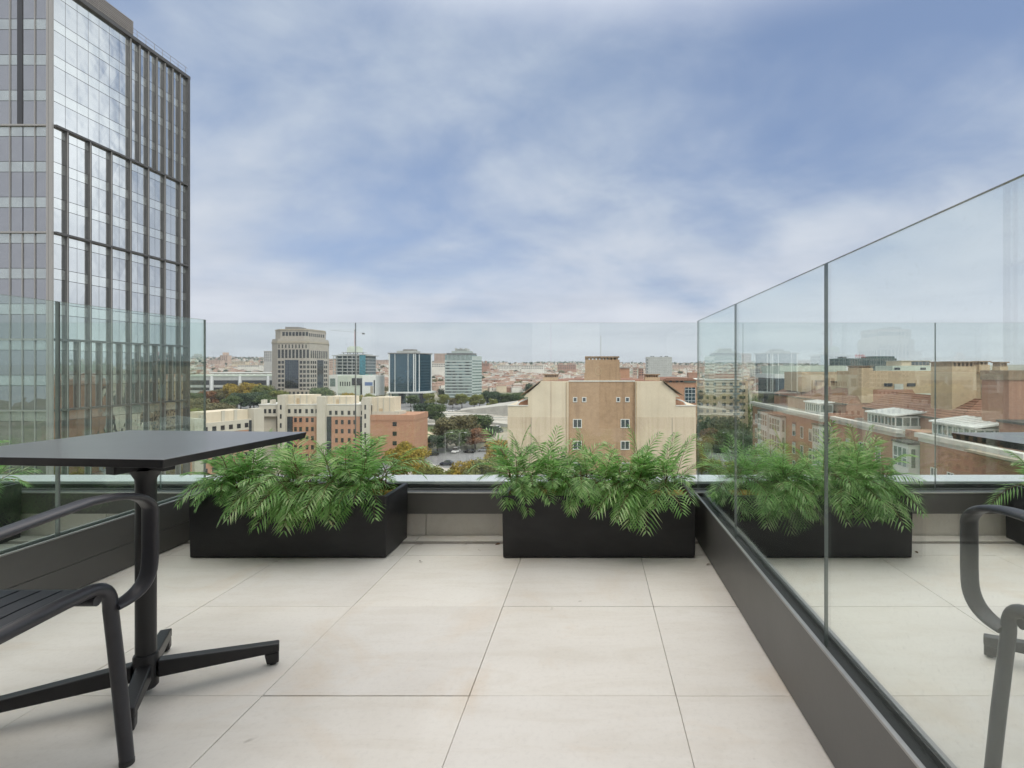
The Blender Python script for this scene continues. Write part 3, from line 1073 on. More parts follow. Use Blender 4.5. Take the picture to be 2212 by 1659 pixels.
def chair(loc, rz, label):
    """armchair facing +y; origin on the ground below the seat centre. Half width .25, front legs at y=.22"""
    root = empty('armchair', loc, rz, label, 'chair', 'dark metal armchairs with slatted seats')
    hw = 0.245
    ZS = 0.435
    for s in (-1, 1):
        # seat rail that bends down into the front leg
        pts = [(s * hw, -0.24, ZS - 0.03), (s * hw, -0.10, ZS - 0.012), (s * hw, 0.10, ZS)]
        pts += arc((s * hw, 0.16, ZS + 0.001), (s * (hw + 0.001), 0.222, ZS + 0.001), (s * (hw - 0.003), 0.224, ZS - 0.065), 8)
        pts += [(s * (hw + 0.028), 0.212, 0.20), (s * (hw + 0.062), 0.196, 0.012)]
        rr = [0.0158] * 12 + [0.0158, 0.0150]
        leg = MB().tube(pts, rr, 18).build('leg', M['chair_metal'], root, smooth=True, ang=60)
        MB().lathe([(0.0125, 0.0), (0.0155, 0.003), (0.0155, 0.014)], 16, (s * (hw + 0.062), 0.196, 0)).build('foot_cap', M['gasket'], leg)
        # rear leg rising into the back frame
        pts = [(s * (hw - 0.04), -0.33, 0.0), (s * (hw - 0.015), -0.27, 0.22), (s * hw, -0.235, 0.42), (s * (hw - 0.005), -0.27, 0.62),
               (s * (hw - 0.03), -0.33, 0.80)]
        MB().tube(pts, [0.015, 0.0165, 0.0175, 0.016, 0.014], 16).build('leg', M['chair_metal'], root, smooth=True, ang=60)
        # arm: flat bar, along the side, round the front and back to the leg top
        xa = hw + 0.050
        xf = hw + 0.030
        pts = [(s * (hw + 0.0), -0.285, 0.630), (s * xa, -0.16, 0.640), (s * xa, 0.02, 0.657)]
        pts += arc((s * xa, 0.10, 0.664), (s * (xa + 0.0), 0.262, 0.664), (s * (xf + 0.004), 0.300, 0.600), 9)[0:]
        pts += [(s * xf, 0.305, 0.54), (s * xf, 0.305, 0.49)]
        pts += arc((s * xf, 0.303, 0.455), (s * xf, 0.298, 0.385), (s * (hw + 0.006), 0.226, 0.374), 9)
        ar = flat_bar(pts, 0.0215, 0.0085)
        ar.build('armrest', M['chair_metal'], root, smooth=True, ang=60)
    # seat slats run front to back and tuck down at the front
    ns = 9
    wsl = 0.0445
    for i in range(ns):
        x = -0.205 + 0.41 * i / (ns - 1)
        m = MB()
        prof = [(-0.235, ZS - 0.018), (-0.1, ZS - 0.008), (0.08, ZS + 0.002), (0.165, ZS + 0.004), (0.195, ZS - 0.006), (0.205, ZS - 0.030), (0.204, ZS - 0.046)]
        t = 0.007
        for (ya, za), (yb, zb) in zip(prof[:-1], prof[1:]):
            dy, dz = yb - ya, zb - za
            l = math.hypot(dy, dz)
            ny_, nz_ = dz / l * t, -dy / l * t
            m.hexa([(x - wsl / 2, ya + ny_, za + nz_), (x + wsl / 2, ya + ny_, za + nz_), (x + wsl / 2, yb + ny_, zb + nz_), (x - wsl / 2, yb + ny_, zb + nz_),
                    (x - wsl / 2, ya, za), (x + wsl / 2, ya, za), (x + wsl / 2, yb, zb), (x - wsl / 2, yb, zb)])
        m.build('seat_slat', M['chair_slat'], root, fix=False)
    MB().tube([(-hw, 0.185, ZS - 0.03), (hw, 0.185, ZS - 0.03)], 0.012, 12).build('seat_rail', M['chair_metal'], root, smooth=True)
    MB().tube([(-hw, -0.225, ZS - 0.035), (hw, -0.225, ZS - 0.035)], 0.012, 12).build('seat_rail', M['chair_metal'], root, smooth=True)
    # back slats
    for i in range(5):
        z = 0.55 + i * 0.055
        y = -0.252 - (z - 0.5) * 0.27
        m = MB().tube([(-hw + 0.005, y, z), (-0.1, y - 0.025, z), (0.1, y - 0.025, z), (hw - 0.005, y, z)], 0.018, 10, ry=0.005, up=(0, 0, 1))
        m.build('back_slat', M['chair_slat'], root, smooth=True)
    return root


def flat_bar(pts, w, t):
    """bar whose wide axis stays along x while it runs in the yz plane"""
    pts = [Vector(p) for p in pts]
    m = MB()
    k = len(pts)
    n = 14
    for i, p in enumerate(pts):
        a = pts[max(i - 1, 0)]
        b = pts[min(i + 1, k - 1)]
        tg = (b - a).normalized()
        X = Vector((1, 0, 0))
        X = (X - tg * X.dot(tg)).normalized()
        N = tg.cross(X)
        for j in range(n):
            th = 2 * pi * j / n
            c, s_ = cos(th), sin(th)
            # super-ellipse section, softly rounded
            ex = 0.75
            m.v.append(tuple(p + X * (math.copysign(abs(c) ** ex, c) * w) + N * (math.copysign(abs(s_) ** ex, s_) * t)))
    for i in range(k - 1):
        for j in range(n):
            j2 = (j + 1) % n
            m.f.append((i * n + j, i * n + j2, (i + 1) * n + j2, (i + 1) * n + j))
            m.m.append(0)
    m.f.append(tuple(reversed(range(n))))
    m.f.append(tuple((k - 1) * n + j for j in range(n)))
    m.m += [0, 0]
    return m


chair((-1.445, 1.122, 0), 0, 'dark metal armchair drawn up to the black table at the lower left')
chair((1.19, 1.005, 0), 0, 'grey metal armchair seen through the side glass at the lower right')


# ------------------------------------------------------------------ the terrace's own building, behind the camera
def own_facade():
    root = empty('hotel_facade', (0, -1.7, 0), 0, 'pale grey facade with tall dark windows that rises behind the terrace', 'building')
    m = MB()
    y0, y1 = -0.6, 0.0
    ztop = 11.0
    ws = [(-13.5 + 3.4 * i, -13.5 + 3.4 * i + 2.4) for i in range(9)]
    lv = [(0.05, 2.55), (3.6, 6.1), (7.2, 9.7)]
    xs = [-16] + [c for w in ws for c in w] + [18]
    for i in range(0, len(xs), 2):
        m.box(xs[i], xs[i + 1], y0, y1, -3, ztop)
    for a, b in ws:
        zz = [-3] + [c for l in lv for c in l] + [ztop]
        for i in range(0, len(zz), 2):
            m.box(a + 0.001, b - 0.001, y0, y1 - 0.002, zz[i], zz[i + 1])
    m.build('wall', M['h_white'], root)
    for a, b in ws:
        for c, d in lv:
            w = MB()
            for xa, xb, za, zb in ((a, a + 0.07, c, d), (b - 0.07, b, c, d), (a + 0.07, b - 0.07, c, c + 0.07), (a + 0.07, b - 0.07, d - 0.07, d),
                                   ((a + b) / 2 - 0.03, (a + b) / 2 + 0.03, c + 0.07, d - 0.07)):
                w.box(xa + 0.002, xb - 0.002, -0.25, -0.15, za + 0.002, zb - 0.002)
            f = w.build('window', M['curb'], root)
            MB().box(a + 0.07, b - 0.07, -0.21, -0.19, c + 0.07, d - 0.07).build('pane', M['pane'], f)


own_facade()


# a few dry leaves and crumbs blown against the rear strip
def litter():
    rnd = random.Random(12)
    for i, (x, y) in enumerate(((-0.70, 2.955), (-0.52, 2.962), (-0.60, 2.86), (1.70, 2.83), (-0.95, 2.965), (0.57, 2.66), (-0.86, 2.70))):
        m = MB()
        L = rnd.uniform(0.010, 0.022)
        n = 5
        up = [(-L + 2 * L * k / n, L * 0.35 * math.sin(pi * k / n), 0.003 + 0.004 * math.sin(pi * k / n)) for k in range(n + 1)]
        dn = [(-L + 2 * L * k / n, -L * 0.35 * math.sin(pi * k / n), 0.002) for k in range(n + 1)]
        for k in range(n):
            m.quad(dn[k], dn[k + 1], up[k + 1], up[k])
        o = m.build('dry_leaf', M['dry_leaf'])
        o.location = (x, y, 0.001)
        o.rotation_euler = (0, 0, rnd.uniform(0, 6))
        tag(o, 'tiny dry brown leaf lying on the pale terrace tiles', 'leaf', 'dry leaves on the tiles')


M['dry_leaf'] = mat('dry_leaf', (0.16, 0.09, 0.045), 0.9)
litter()

# ================================================================== CITY
GZ = -30.0


def terr(x, y):
    """terrain height: flat town floor, low hills behind"""
    pts = [(-400, GZ), (560, GZ), (800, -25), (1100, -19), (1500, -8), (2000, 8), (2600, 22), (3300, 30), (4200, 20), (9000, 0)]
    z = pts[-1][1]
    for (a, za), (b, zb) in zip(pts[:-1], pts[1:]):
        if y <= b:
            z = za + (zb - za) * max(0, (y - a)) / (b - a)
            break
    if y > 560:
        t = x / y
        lift = 0.0
        if t < -0.3:
            lift = 26 * min(1, (-0.3 - t) / 0.35)
        if t > -0.1:
            lift -= 8 * min(1, (t + 0.1) / 0.3)
        k = min(1, max(0, (y - 900) / 2200))
        z += lift * k
        z += 7 * k * noise.noise(Vector((x / 420, y / 600, 0.5)))
    return z


def terrain():
    ys = [-400, 0, 100, 250, 400, 560] + [560 + 80 * i for i in range(1, 46)] + [4400, 5200, 7000, 9000]
    xs = sorted([s * v for s in (-1, 1) for v in (60, 160, 280, 420, 580, 760, 960, 1180, 1420, 1700, 2000, 2400, 2900, 3600, 5000, 8000)] + [0])
    m = MB()
    n = len(xs)
    for y in ys:
        for x in xs:
            m.v.append((x, y, terr(x, y)))
    for j in range(len(ys) - 1):
        for i in range(n - 1):
            m.f.append((j * n + i, j * n + i + 1, (j + 1) * n + i + 1, (j + 1) * n + i))
            m.m.append(0)
    mt = bpy.data.materials.new('terrain_ground')
    mt.use_nodes = True
    g = NT(mt.node_tree)
    b = g.n['Principled BSDF']
    b.inputs['Roughness'].default_value = 0.95
    tc = g.new('ShaderNodeTexCoord')
    n1 = g.noise(tc.outputs['Object'], 0.012, 7, 0.6, 0.5)
    n2 = g.noise(tc.outputs['Object'], 0.08, 5, 0.65)
    c = g.ramp(n1, [(0.36, (0.10, 0.115, 0.06)), (0.48, (0.20, 0.19, 0.13)), (0.58, (0.33, 0.29, 0.23)), (0.68, (0.24, 0.22, 0.20))])
    c = g.mix(1.0, c, g.ramp(n2, [(0.3, (0.65, 0.68, 0.65)), (0.65, (1.1, 1.1, 1.08))]), 'MULTIPLY')
    g.link(c, b.inputs['Base Color'])
    o = m.build('terrain', mt, smooth=True, ang=80)
    tag(o, kind='structure')


terrain()


def gp(u, v, z=GZ):
    """ground point seen at (u, v)"""
    D = (H - z) * FPX / (v - V0)
    return Vector(((u - U0) / FPX * D, D, z))


def sheet(name, uv, mt, dz, z=GZ):
    m = MB()
    m.poly([tuple(gp(u, v, z) + Vector((0, 0, dz))) for u, v in uv])
    o = m.build(name, mt)
    tag(o, kind='structure')
    return o


# ground cover between the near blocks and the towers (all lie on the flat town floor)
sheet('street', [(700, 1060), (700, 985), (905, 972), (960, 968), (1020, 974), (1090, 962), (1130, 940), (1700, 940), (1800, 1060)], M['asphalt'], 0.02)
sheet('lawn', [(895, 939), (945, 948), (1000, 948), (1000, 921), (895, 918)], M['lawn'], 0.024)
sheet('dry_verge', [(890, 968), (960, 962), (985, 950), (930, 940), (895, 936)], M['dry'], 0.034)
sheet('footpath', [(897, 929), (903, 927), (948, 938), (990, 943), (990, 947), (944, 942)], M['path'], 0.044)
sheet('railway_yard', [(890, 917), (1100, 921), (1100, 893), (890, 886)], M['paving'], 0.028)
sheet('upper_road', [(850, 886), (1100, 889), (1180, 877), (1180, 866), (850, 871)], M['asphalt'], 0.031)
sheet('pavement', [(880, 1003), (930, 1001), (960, 1011), (1000, 1013), (1010, 1060), (860, 1060)], M['paving'], 0.036)
sheet('car_park', [(408, 900), (600, 893), (600, 855), (408, 858)], M['asphalt'], 0.02)
for i, (ua, ub, v) in enumerate(((890, 1100, 893.5), (890, 1100, 897.5), (890, 1100, 902), (890, 1100, 906.5))):
    p, q = gp(ua, v), gp(ub, v + 1.5)
    m = MB()
    m.hexa([tuple(p + Vector((0, 0, 0.03))), tuple(q + Vector((0, 0, 0.03))), tuple(q + Vector((0, 0.35, 0.03))), tuple(p + Vector((0, 0.35, 0.03))),
            tuple(p + Vector((0, 0, 0.5))), tuple(q + Vector((0, 0, 0.5))), tuple(q + Vector((0, 0.35, 0.5))), tuple(p + Vector((0, 0.35, 0.5)))])
    o = m.build('track_barrier', M['concrete_wall'] if i % 2 else M['grey_conc'])
    tag(o, ['farthest low concrete barrier beside the railway', 'second low barrier beside the railway, counted from the far side',
            'third low barrier beside the railway, counted from the far side', 'nearest low pale barrier beside the railway'][i],
        'barrier', 'low barriers along the railway')


def wall_run(pts, h, th, mt, name, label, cat, cap=None, group=None):
    m = MB()
    for (a, b) in zip(pts[:-1], pts[1:]):
        a, b = Vector(a), Vector(b)
        d = (b - a)
        L = d.length
        d.normalize()
        nn = Vector((-d.y, d.x, 0))
        c = [a - nn * th / 2, b - nn * th / 2, b + nn * th / 2, a + nn * th / 2]
        m.hexa([tuple(p) for p in c] + [tuple(p + Vector((0, 0, h))) for p in c])
    o = m.build(name, mt)
    return tag(o, label, cat, group)


wall_run([gp(893, 913), gp(960, 914), gp(1060, 918), gp(1120, 926)], 1.6, 0.5, M['concrete_wall'], 'retaining_wall',
         'long low concrete retaining wall behind the park trees', 'wall')
# pale ramp that climbs to the right behind the park
m = MB()
a0, a1 = gp(980, 889), gp(1000, 883)
b0, b1 = P(1180, 873, 330), P(1180, 863, 372)
m.hexa([tuple(a0 + Vector((0, 0, .03))), (b0.x, b0.y, GZ), (b1.x, b1.y, GZ), tuple(a1 + Vector((0, 0, .03))),
        tuple(a0 + Vector((0, 0, .3))), tuple(b0 + Vector((0, 0, 2))), tuple(b1 + Vector((0, 0, 2))), tuple(a1 + Vector((0, 0, .3)))])
tag(m.build('ramp_road', M['concrete_wall']), kind='structure')


# ------------------------------------------------------------------ windows
def add_windows(parent, o, d, n, rects, glass, frame=None, name='window', depth=0.05, fr=0.09, mull=0, blind=None, cap=100, state=None):
    """each rect (s0,s1,z0,z1) is a window of its own; past the cap the rest become one object"""
    o, d, n = Vector(o), Vector(d).normalized(), Vector(n).normalized()
    made = state if state is not None else [0]
    rest_f, rest_p = MB(), MB()
    rnd = random.Random(len(rects))
    for (s0, s1, z0, z1) in rects:
        single = made[0] < cap
        fm = MB() if single else rest_f
        pm = MB() if single else rest_p
        if frame:
            fm.obox(o, d, n, s0, s1, -0.02, depth, z1 - fr, z1)
            fm.obox(o, d, n, s0, s1, -0.02, depth + 0.03, z0, z0 + fr)
            fm.obox(o, d, n, s0, s0 + fr, -0.02, depth, z0 + fr, z1 - fr)
            fm.obox(o, d, n, s1 - fr, s1, -0.02, depth, z0 + fr, z1 - fr)
            for k in range(mull):
                c = s0 + (s1 - s0) * (k + 1) / (mull + 1)
                fm.obox(o, d, n, c - fr * 0.35, c + fr * 0.35, -0.02, depth * 0.9, z0 + fr, z1 - fr)
            pm.obox(o, d, n, s0 + fr, s1 - fr, -0.02, depth * 0.35, z0 + fr, z1 - fr)
            if single:
                w = fm.build(name, frame, parent)
                pm.build('pane', glass, w)
        else:
            pm.obox(o, d, n, s0, s1, -0.02, depth, z0, z1)
            if single:
                w = pm.build(name, glass, parent)
        if blind and single and rnd.random() < blind:
            hh = rnd.uniform(0.25, 0.75) * (z1 - z0 - 2 * fr)
            MB().obox(o, d, n, s0 + fr, s1 - fr, depth * 0.36, depth * 0.6, z1 - fr - hh, z1 - fr).build('blind', M['blind'], w)
        made[0] += 1
    if rest_p.v:
        r = rest_p.build('window_rows', glass, parent)
        r['kind'] = 'stuff'
    if rest_f.v:
        r = rest_f.build('window_frame_rows', frame, parent)
        r['kind'] = 'stuff'
    return made


# ------------------------------------------------------------------ glass tower on the left
def tower():
    X0, Y0 = -61.0, 61.0
    root = empty('office_tower', (X0, Y0, GZ), 0, 'tall grey office tower of mirrored glass and bronze fins at the left', 'office tower')
    z = lambda w: w - GZ
    ROOF = z(44.4)
    FL = 4.03
    mod = 1.42
    NM = 14
    depth = mod * NM
    LW = 26.0
    MB().box(-LW, -0.35, 0.35, depth - 0.35, 0, ROOF - 0.3).build('core', M['recess'], root)
    lines = [z(4.2 + FL * k) for k in range(-8, 11)]
    lines = [a for a in lines if 0.5 < a < ROOF + 1]
    # one glazing band and one spandrel band for each storey and face
    prev = 0.0
    for fi, face in enumerate(('side', 'front')):
        for k, zl in enumerate(lines + [ROOF]):
            zb = lines[k - 1] if k > 0 else 0.0
            zt = min(zl, ROOF)
            if zt - zb < 0.3:
                continue
            sp = zt - 1.2 if zt - zb > 1.6 else zt - 0.4
            # vertical split lines between panes
            g, s = MB(), MB()
            rnd = random.Random(k * 7 + fi)
            nm = NM if face == 'side' else 18
            for i in range(nm):
                tl = rnd.uniform(-0.004, 0.004)
                tl2 = rnd.uniform(-0.004, 0.004)
                if face == 'side':
                    y0, y1 = i * mod + 0.02, (i + 1) * mod - 0.02
                    xa = -0.02
                    g.hexa([(-0.3, y0, zb + 0.03), (xa + tl, y0, zb + 0.03), (xa - tl, y1, zb + 0.03), (-0.3, y1, zb + 0.03),
                            (-0.3, y0, sp - 0.03), (xa + tl2, y0, sp - 0.03), (xa - tl2, y1, sp - 0.03), (-0.3, y1, sp - 0.03)])
                    s.box(-0.3, xa, y0, y1, sp + 0.03, zt - 0.03)
                else:
                    x1, x0 = -0.6 - i * mod - 0.02, -0.6 - (i + 1) * mod + 0.02
                    ya = 0.02
                    g.hexa([(x0, ya + tl, zb + 0.03), (x1, ya - tl, zb + 0.03), (x1, 0.3, zb + 0.03), (x0, 0.3, zb + 0.03),
                            (x0, ya + tl2, sp - 0.03), (x1, ya - tl2, sp - 0.03), (x1, 0.3, sp - 0.03), (x0, 0.3, sp - 0.03)])
                    s.box(x0, x1, ya, 0.3, sp + 0.03, zt - 0.03)
            gg = g.build('glazing_band', M['tglass' if face == 'side' else 'fglass'], root)
            s.build('spandrel_band', M['tspan' if face == 'side' else 'fspan'], root)
    # mullion grid behind the joints
    m = MB().box(-LW, -0.06, 0.06, depth, 0.0, ROOF - 0.02)
    m.build('mullion_grid', M['mullion'], root)
    # sections between cornices: (z0, z1, side fin positions, front fin positions)
    C = [0.0, z(-19.9), z(-3.85), z(4.2), z(16.3), z(28.4), ROOF]
    pat = [(2, 1), (2, 1), (1, 0), (2, 1), (2, 1), (1, 7)]
    fin_d = 0.36
    for k in range(len(C) - 1):
        zb, zt = C[k], C[k + 1]
        step, start = pat[k]
        for i in range(start, NM, step):
            if k < 5 and i == 0:
                continue
            y = i * mod
            f = MB()
            f.box(-0.02, fin_d, y - 0.055, y + 0.055, zb + 0.12, zt - 0.12).build('fin', M['fin'], root)
            MB().box(fin_d - 0.10, fin_d + 0.004, y - 0.075, y - 0.0555, zb + 0.12, zt - 0.12).build('fin_lip', M['fin_lip'], root)
        # front face: slimmer fins
        for i in range(0, 18):
            x = -0.6 - i * mod
            if k == 5:
                big = i in (1, 3, 4, 6, 8)
            elif k in (4,):
                big = i % 2 == 1
            else:
                big = True
            dd = 0.09 if big else 0.03
            wd = 0.055 if big else 0.02
            f = MB()
            f.box(x - wd, x + wd * 0.2, -dd, 0.02, zb + 0.1, zt - 0.1).build('front_fin', M['fin_lip'] if big else M['mullion'], root)
        if k == 5:
            MB().box(-0.6 - 2 * mod - 0.62, -0.6 - 2 * mod - 0.0, -0.03, 0.02, zb + 0.1, zt).build('dark_groove', M['recess'], root)
        # cornice line
        if k < 5:
            MB().box(-0.05, fin_d + 0.03, 0.0, depth + 0.05, zt - 0.12, zt + 0.12).build('cornice', M['fin'], root)
            MB().box(-LW, -0.6, -0.20, 0.02, zt - 0.09, zt + 0.09).build('front_cornice', M['fin_lip'], root)
    # pale corner column
    MB().box(-0.6, 0.06, -0.22, 0.0, 0, ROOF).build('corner_column', M['fin_lip'], root)
    MB().box(-0.35, -0.32, -0.225, -0.22, 0, ROOF).build('column_joint', M['mullion'], root)
    MB().box(-0.05, fin_d + 0.04, depth - 0.02, depth + 0.35, 0, ROOF).build('end_column', M['fin'], root)
    # roof edge
    MB().box(-LW, fin_d + 0.05, -0.25, depth + 0.4, ROOF - 0.0, ROOF + 0.45).build('roof_edge', M['fin'], root)
    # plant screen on the roof
    ps = MB()
    x1, y0, y1 = -2.5, 3.5, 13.6
    for i in range(17):
        zz = ROOF + 0.5 + i * 0.24
        ps.box(-LW + 2, x1, y0, y1, zz, zz + 0.15)
    scr = ps.build('plant_screen', M['louvre'], root)
    MB().box(-LW + 2.1, x1 - 0.12, y0 + 0.12, y1 - 0.12, ROOF + 0.45, ROOF + 4.5).build('plant_box', M['recess'], scr)
    rl = MB()
    for i in range(14):
        rl.tube([(0.25, i * mod + 1, ROOF + 0.45), (0.25, i * mod + 1, ROOF + 1.5)], 0.03, 5)
    rl.tube([(0.25, 0, ROOF + 1.5), (0.25, depth, ROOF + 1.5)], 0.03, 5)
    rl.tube([(0.25, 0, ROOF + 1.0), (0.25, depth, ROOF + 1.0)], 0.02, 5)
    rl.build('roof_rail', M['louvre'], root)


tower()


# ------------------------------------------------------------------ gabled beige block straight ahead
def gable_block():
    Y = 74.0
    k = FPX / Y
    cx = (1300 - U0) / k
    root = empty('gabled_apartment_block', (cx, Y, GZ), 0, 'gabled beige apartment block with a tan brick centre and stepped tower, straight ahead', 'apartment block')
    z = lambda v: H - (v - V0) / k - GZ
    x = lambda u: (u - 1300) / k
    D = 15.0
    # cream outer walls (right outline mirrored left), pale upper part and worn lower part
    zr = z(901)
    for s in (-1, 1):
        up = [(s * x(1372), zr + 0.004), (s * x(1503), zr + 0.004), (s * x(1503), z(876)), (s * x(1459.5), z(876)), (s * x(1459.5), z(857.5)),
              (s * x(1469), z(857.5)), (s * x(1433), z(826.5)), (s * x(1433), z(823.5)), (s * x(1372), z(823.5))]
        if s > 0:
            up = up[::-1]
        MB().profile(up, 0, D).build('upper_gable_wall', M['cream'], root, fix=True)
        lo = [(s * x(1372), 0), (s * x(1503.5), 0), (s * x(1503.5), zr), (s * x(1372), zr)]
        if s > 0:
            lo = lo[::-1]
        MB().profile(lo, -0.04, D).build('lower_wall', M['cream_low'], root, fix=True)
        # dark sloping eave and tiles
        e = MB()
        A = (s * x(1432), z(823))
        B = (s * x(1475), z(854.5))
        pts = [A, B, (B[0], B[1] + 0.09), (A[0], A[1] + 0.10)]
        if s > 0:
            pts = pts[::-1]
        e.profile(pts, -0.35, D)
        rf = e.build('roof', M['chimney'], root, fix=True)
        # terrace beside the gable: parapet coping and white rail
        MB().box(min(s * x(1459.5), s * x(1504)), max(s * x(1459.5), s * x(1504)), -0.08, 0.25, z(877.2), z(875.2)).build('coping', M['cornice'], root)
        q = MB()
        q.tube([(s * x(1462), 0.5, z(862)), (s * x(1478), 0.5, z(868)), (s * x(1484), 0.5, z(875))], 0.09, 6)
        q.build('terrace_rail', M['white_frame'], root)
        MB().box(min(s * x(1461), s * x(1482)), max(s * x(1461), s * x(1482)), 1.0, 5.0, z(876), z(866)).build('terrace_wall', M['terracotta'], root)
        # roof top chimneys behind the gable
        ch = MB().box(min(s * x(1398), s * x(1431)), max(s * x(1398), s * x(1431)), 3.0, 4.6, z(824), z(816))
        c = ch.build('chimney', M['yellowbrick'], root)
        cc = MB()
        for i in range(6):
            xa = x(1399) + i * (x(1430) - x(1399)) / 6
            cc.box(min(s * xa, s * (xa + 0.2)), max(s * xa, s * (xa + 0.2)), 3.02, 4.58, z(816), z(811))
        cc.box(min(s * x(1397), s * x(1432)), max(s * x(1397), s * x(1432)), 2.9, 4.7, z(811), z(808.5))
        cc.build('chimney_cap', M['chimney'], c)
    # tan brick centre, slightly set back, rising into a stepped tower
    w = x(1372) - 0.003
    MB().box(-w, w, 0.30, D - 0.1, 0, z(824.5)).build('brick_centre', M['tan_brick'], root)
    MB().box(-w, w, 0.22, 0.55, z(824.5), z(822)).build('coping', M['cornice'], root)
    MB().box(x(1262), x(1341), 0.302, 6, z(822) + 0.002, z(806)).build('tower_base', M['tan_brick'], root)
    MB().box(x(1264), x(1338.5), 0.30, 5.9, z(806) + 0.002, z(777)).build('tower', M['tan_brick'], root)
    c = MB()
    n = 9
    for i in range(n):
        a = x(1265) + i * (x(1337) - x(1265)) / n
        c.box(a + 0.06, a + 0.38, 0.3, 5.8, z(777) + 0.002, z(772.5))
    cap = c.build('tower_cap', M['chimney'], root)
    MB().box(x(1263.5), x(1338), 0.18, 6.0, z(772.5), z(769.5)).build('cap_slab', M['chimney'], cap)
    MB().box(x(1263.5), x(1266), 0.2, 5.9, z(777), z(772.5)).build('cap_pier', M['chimney'], cap)
    # faint round emblem on the tower
    rg = MB()
    pts = [(x(1292.5) + 0.42 * cos(a * pi / 12), 0.29, z(801) + 0.55 * sin(a * pi / 12)) for a in range(25)]
    rg.tube(pts, 0.035, 5)
    rg.build('round_emblem', M['yellowbrick'], root)
    # windows
    st = [0]
    o, d, nn = (0, 0.30, 0), (1, 0, 0), (0, -1, 0)
    small = [(x(a), x(b), z(869), z(858)) for a, b in ((1237.5, 1246.8), (1257.2, 1266.6), (1331.5, 1340), (1350.8, 1360.2))]
    add_windows(root, o, d, nn, small, M['pane'], M['wfr'], fr=0.10, state=st)
    big = []
    for r in range(7):
        dv_ = 47.2 * r
        big += [(x(1237.5), x(1256.8), z(925 + dv_), z(905.5 + dv_)), (x(1340.8), x(1360.4), z(925 + dv_), z(905.5 + dv_))]
    add_windows(root, o, d, nn, big, M['pane'], M['wfr'], fr=0.10, mull=1, state=st)
    # downpipes either side of the brick panel, aerial
    for u in (1224.5, 1374.5):
        p = MB()
        p.tube([(x(u), -0.12, 0.2), (x(u), -0.12, z(825))], 0.06, 6)
        p.build('downpipe', M['yellowbrick'], root)
    for u, a, b in ((1191, 1000, 824), (1147.5, 1000, 902), (1452, 1000, 902)):
        MB().box(x(u) - 0.05, x(u) + 0.05, -0.062, -0.041, z(a), z(b)).build('stain_strip', M['cream_low'] if u == 1191 else M['beige_dark'], root)
    MB().tube([(x(1298.5), 3, z(770)), (x(1298.5), 3, z(723))], 0.035, 5).build('aerial', M['grey_conc'], root)
    # ridge roof behind
    rr = [(x(1433), z(823.6)), (x(1433), z(826)), (x(1167), z(826)), (x(1167), z(823.6)), (x(1240), z(821.4)), (x(1360), z(821.4))]
    MB().profile(rr, 0.7, D - 0.05).build('roof', M['roof'], root, fix=True)


gable_block()


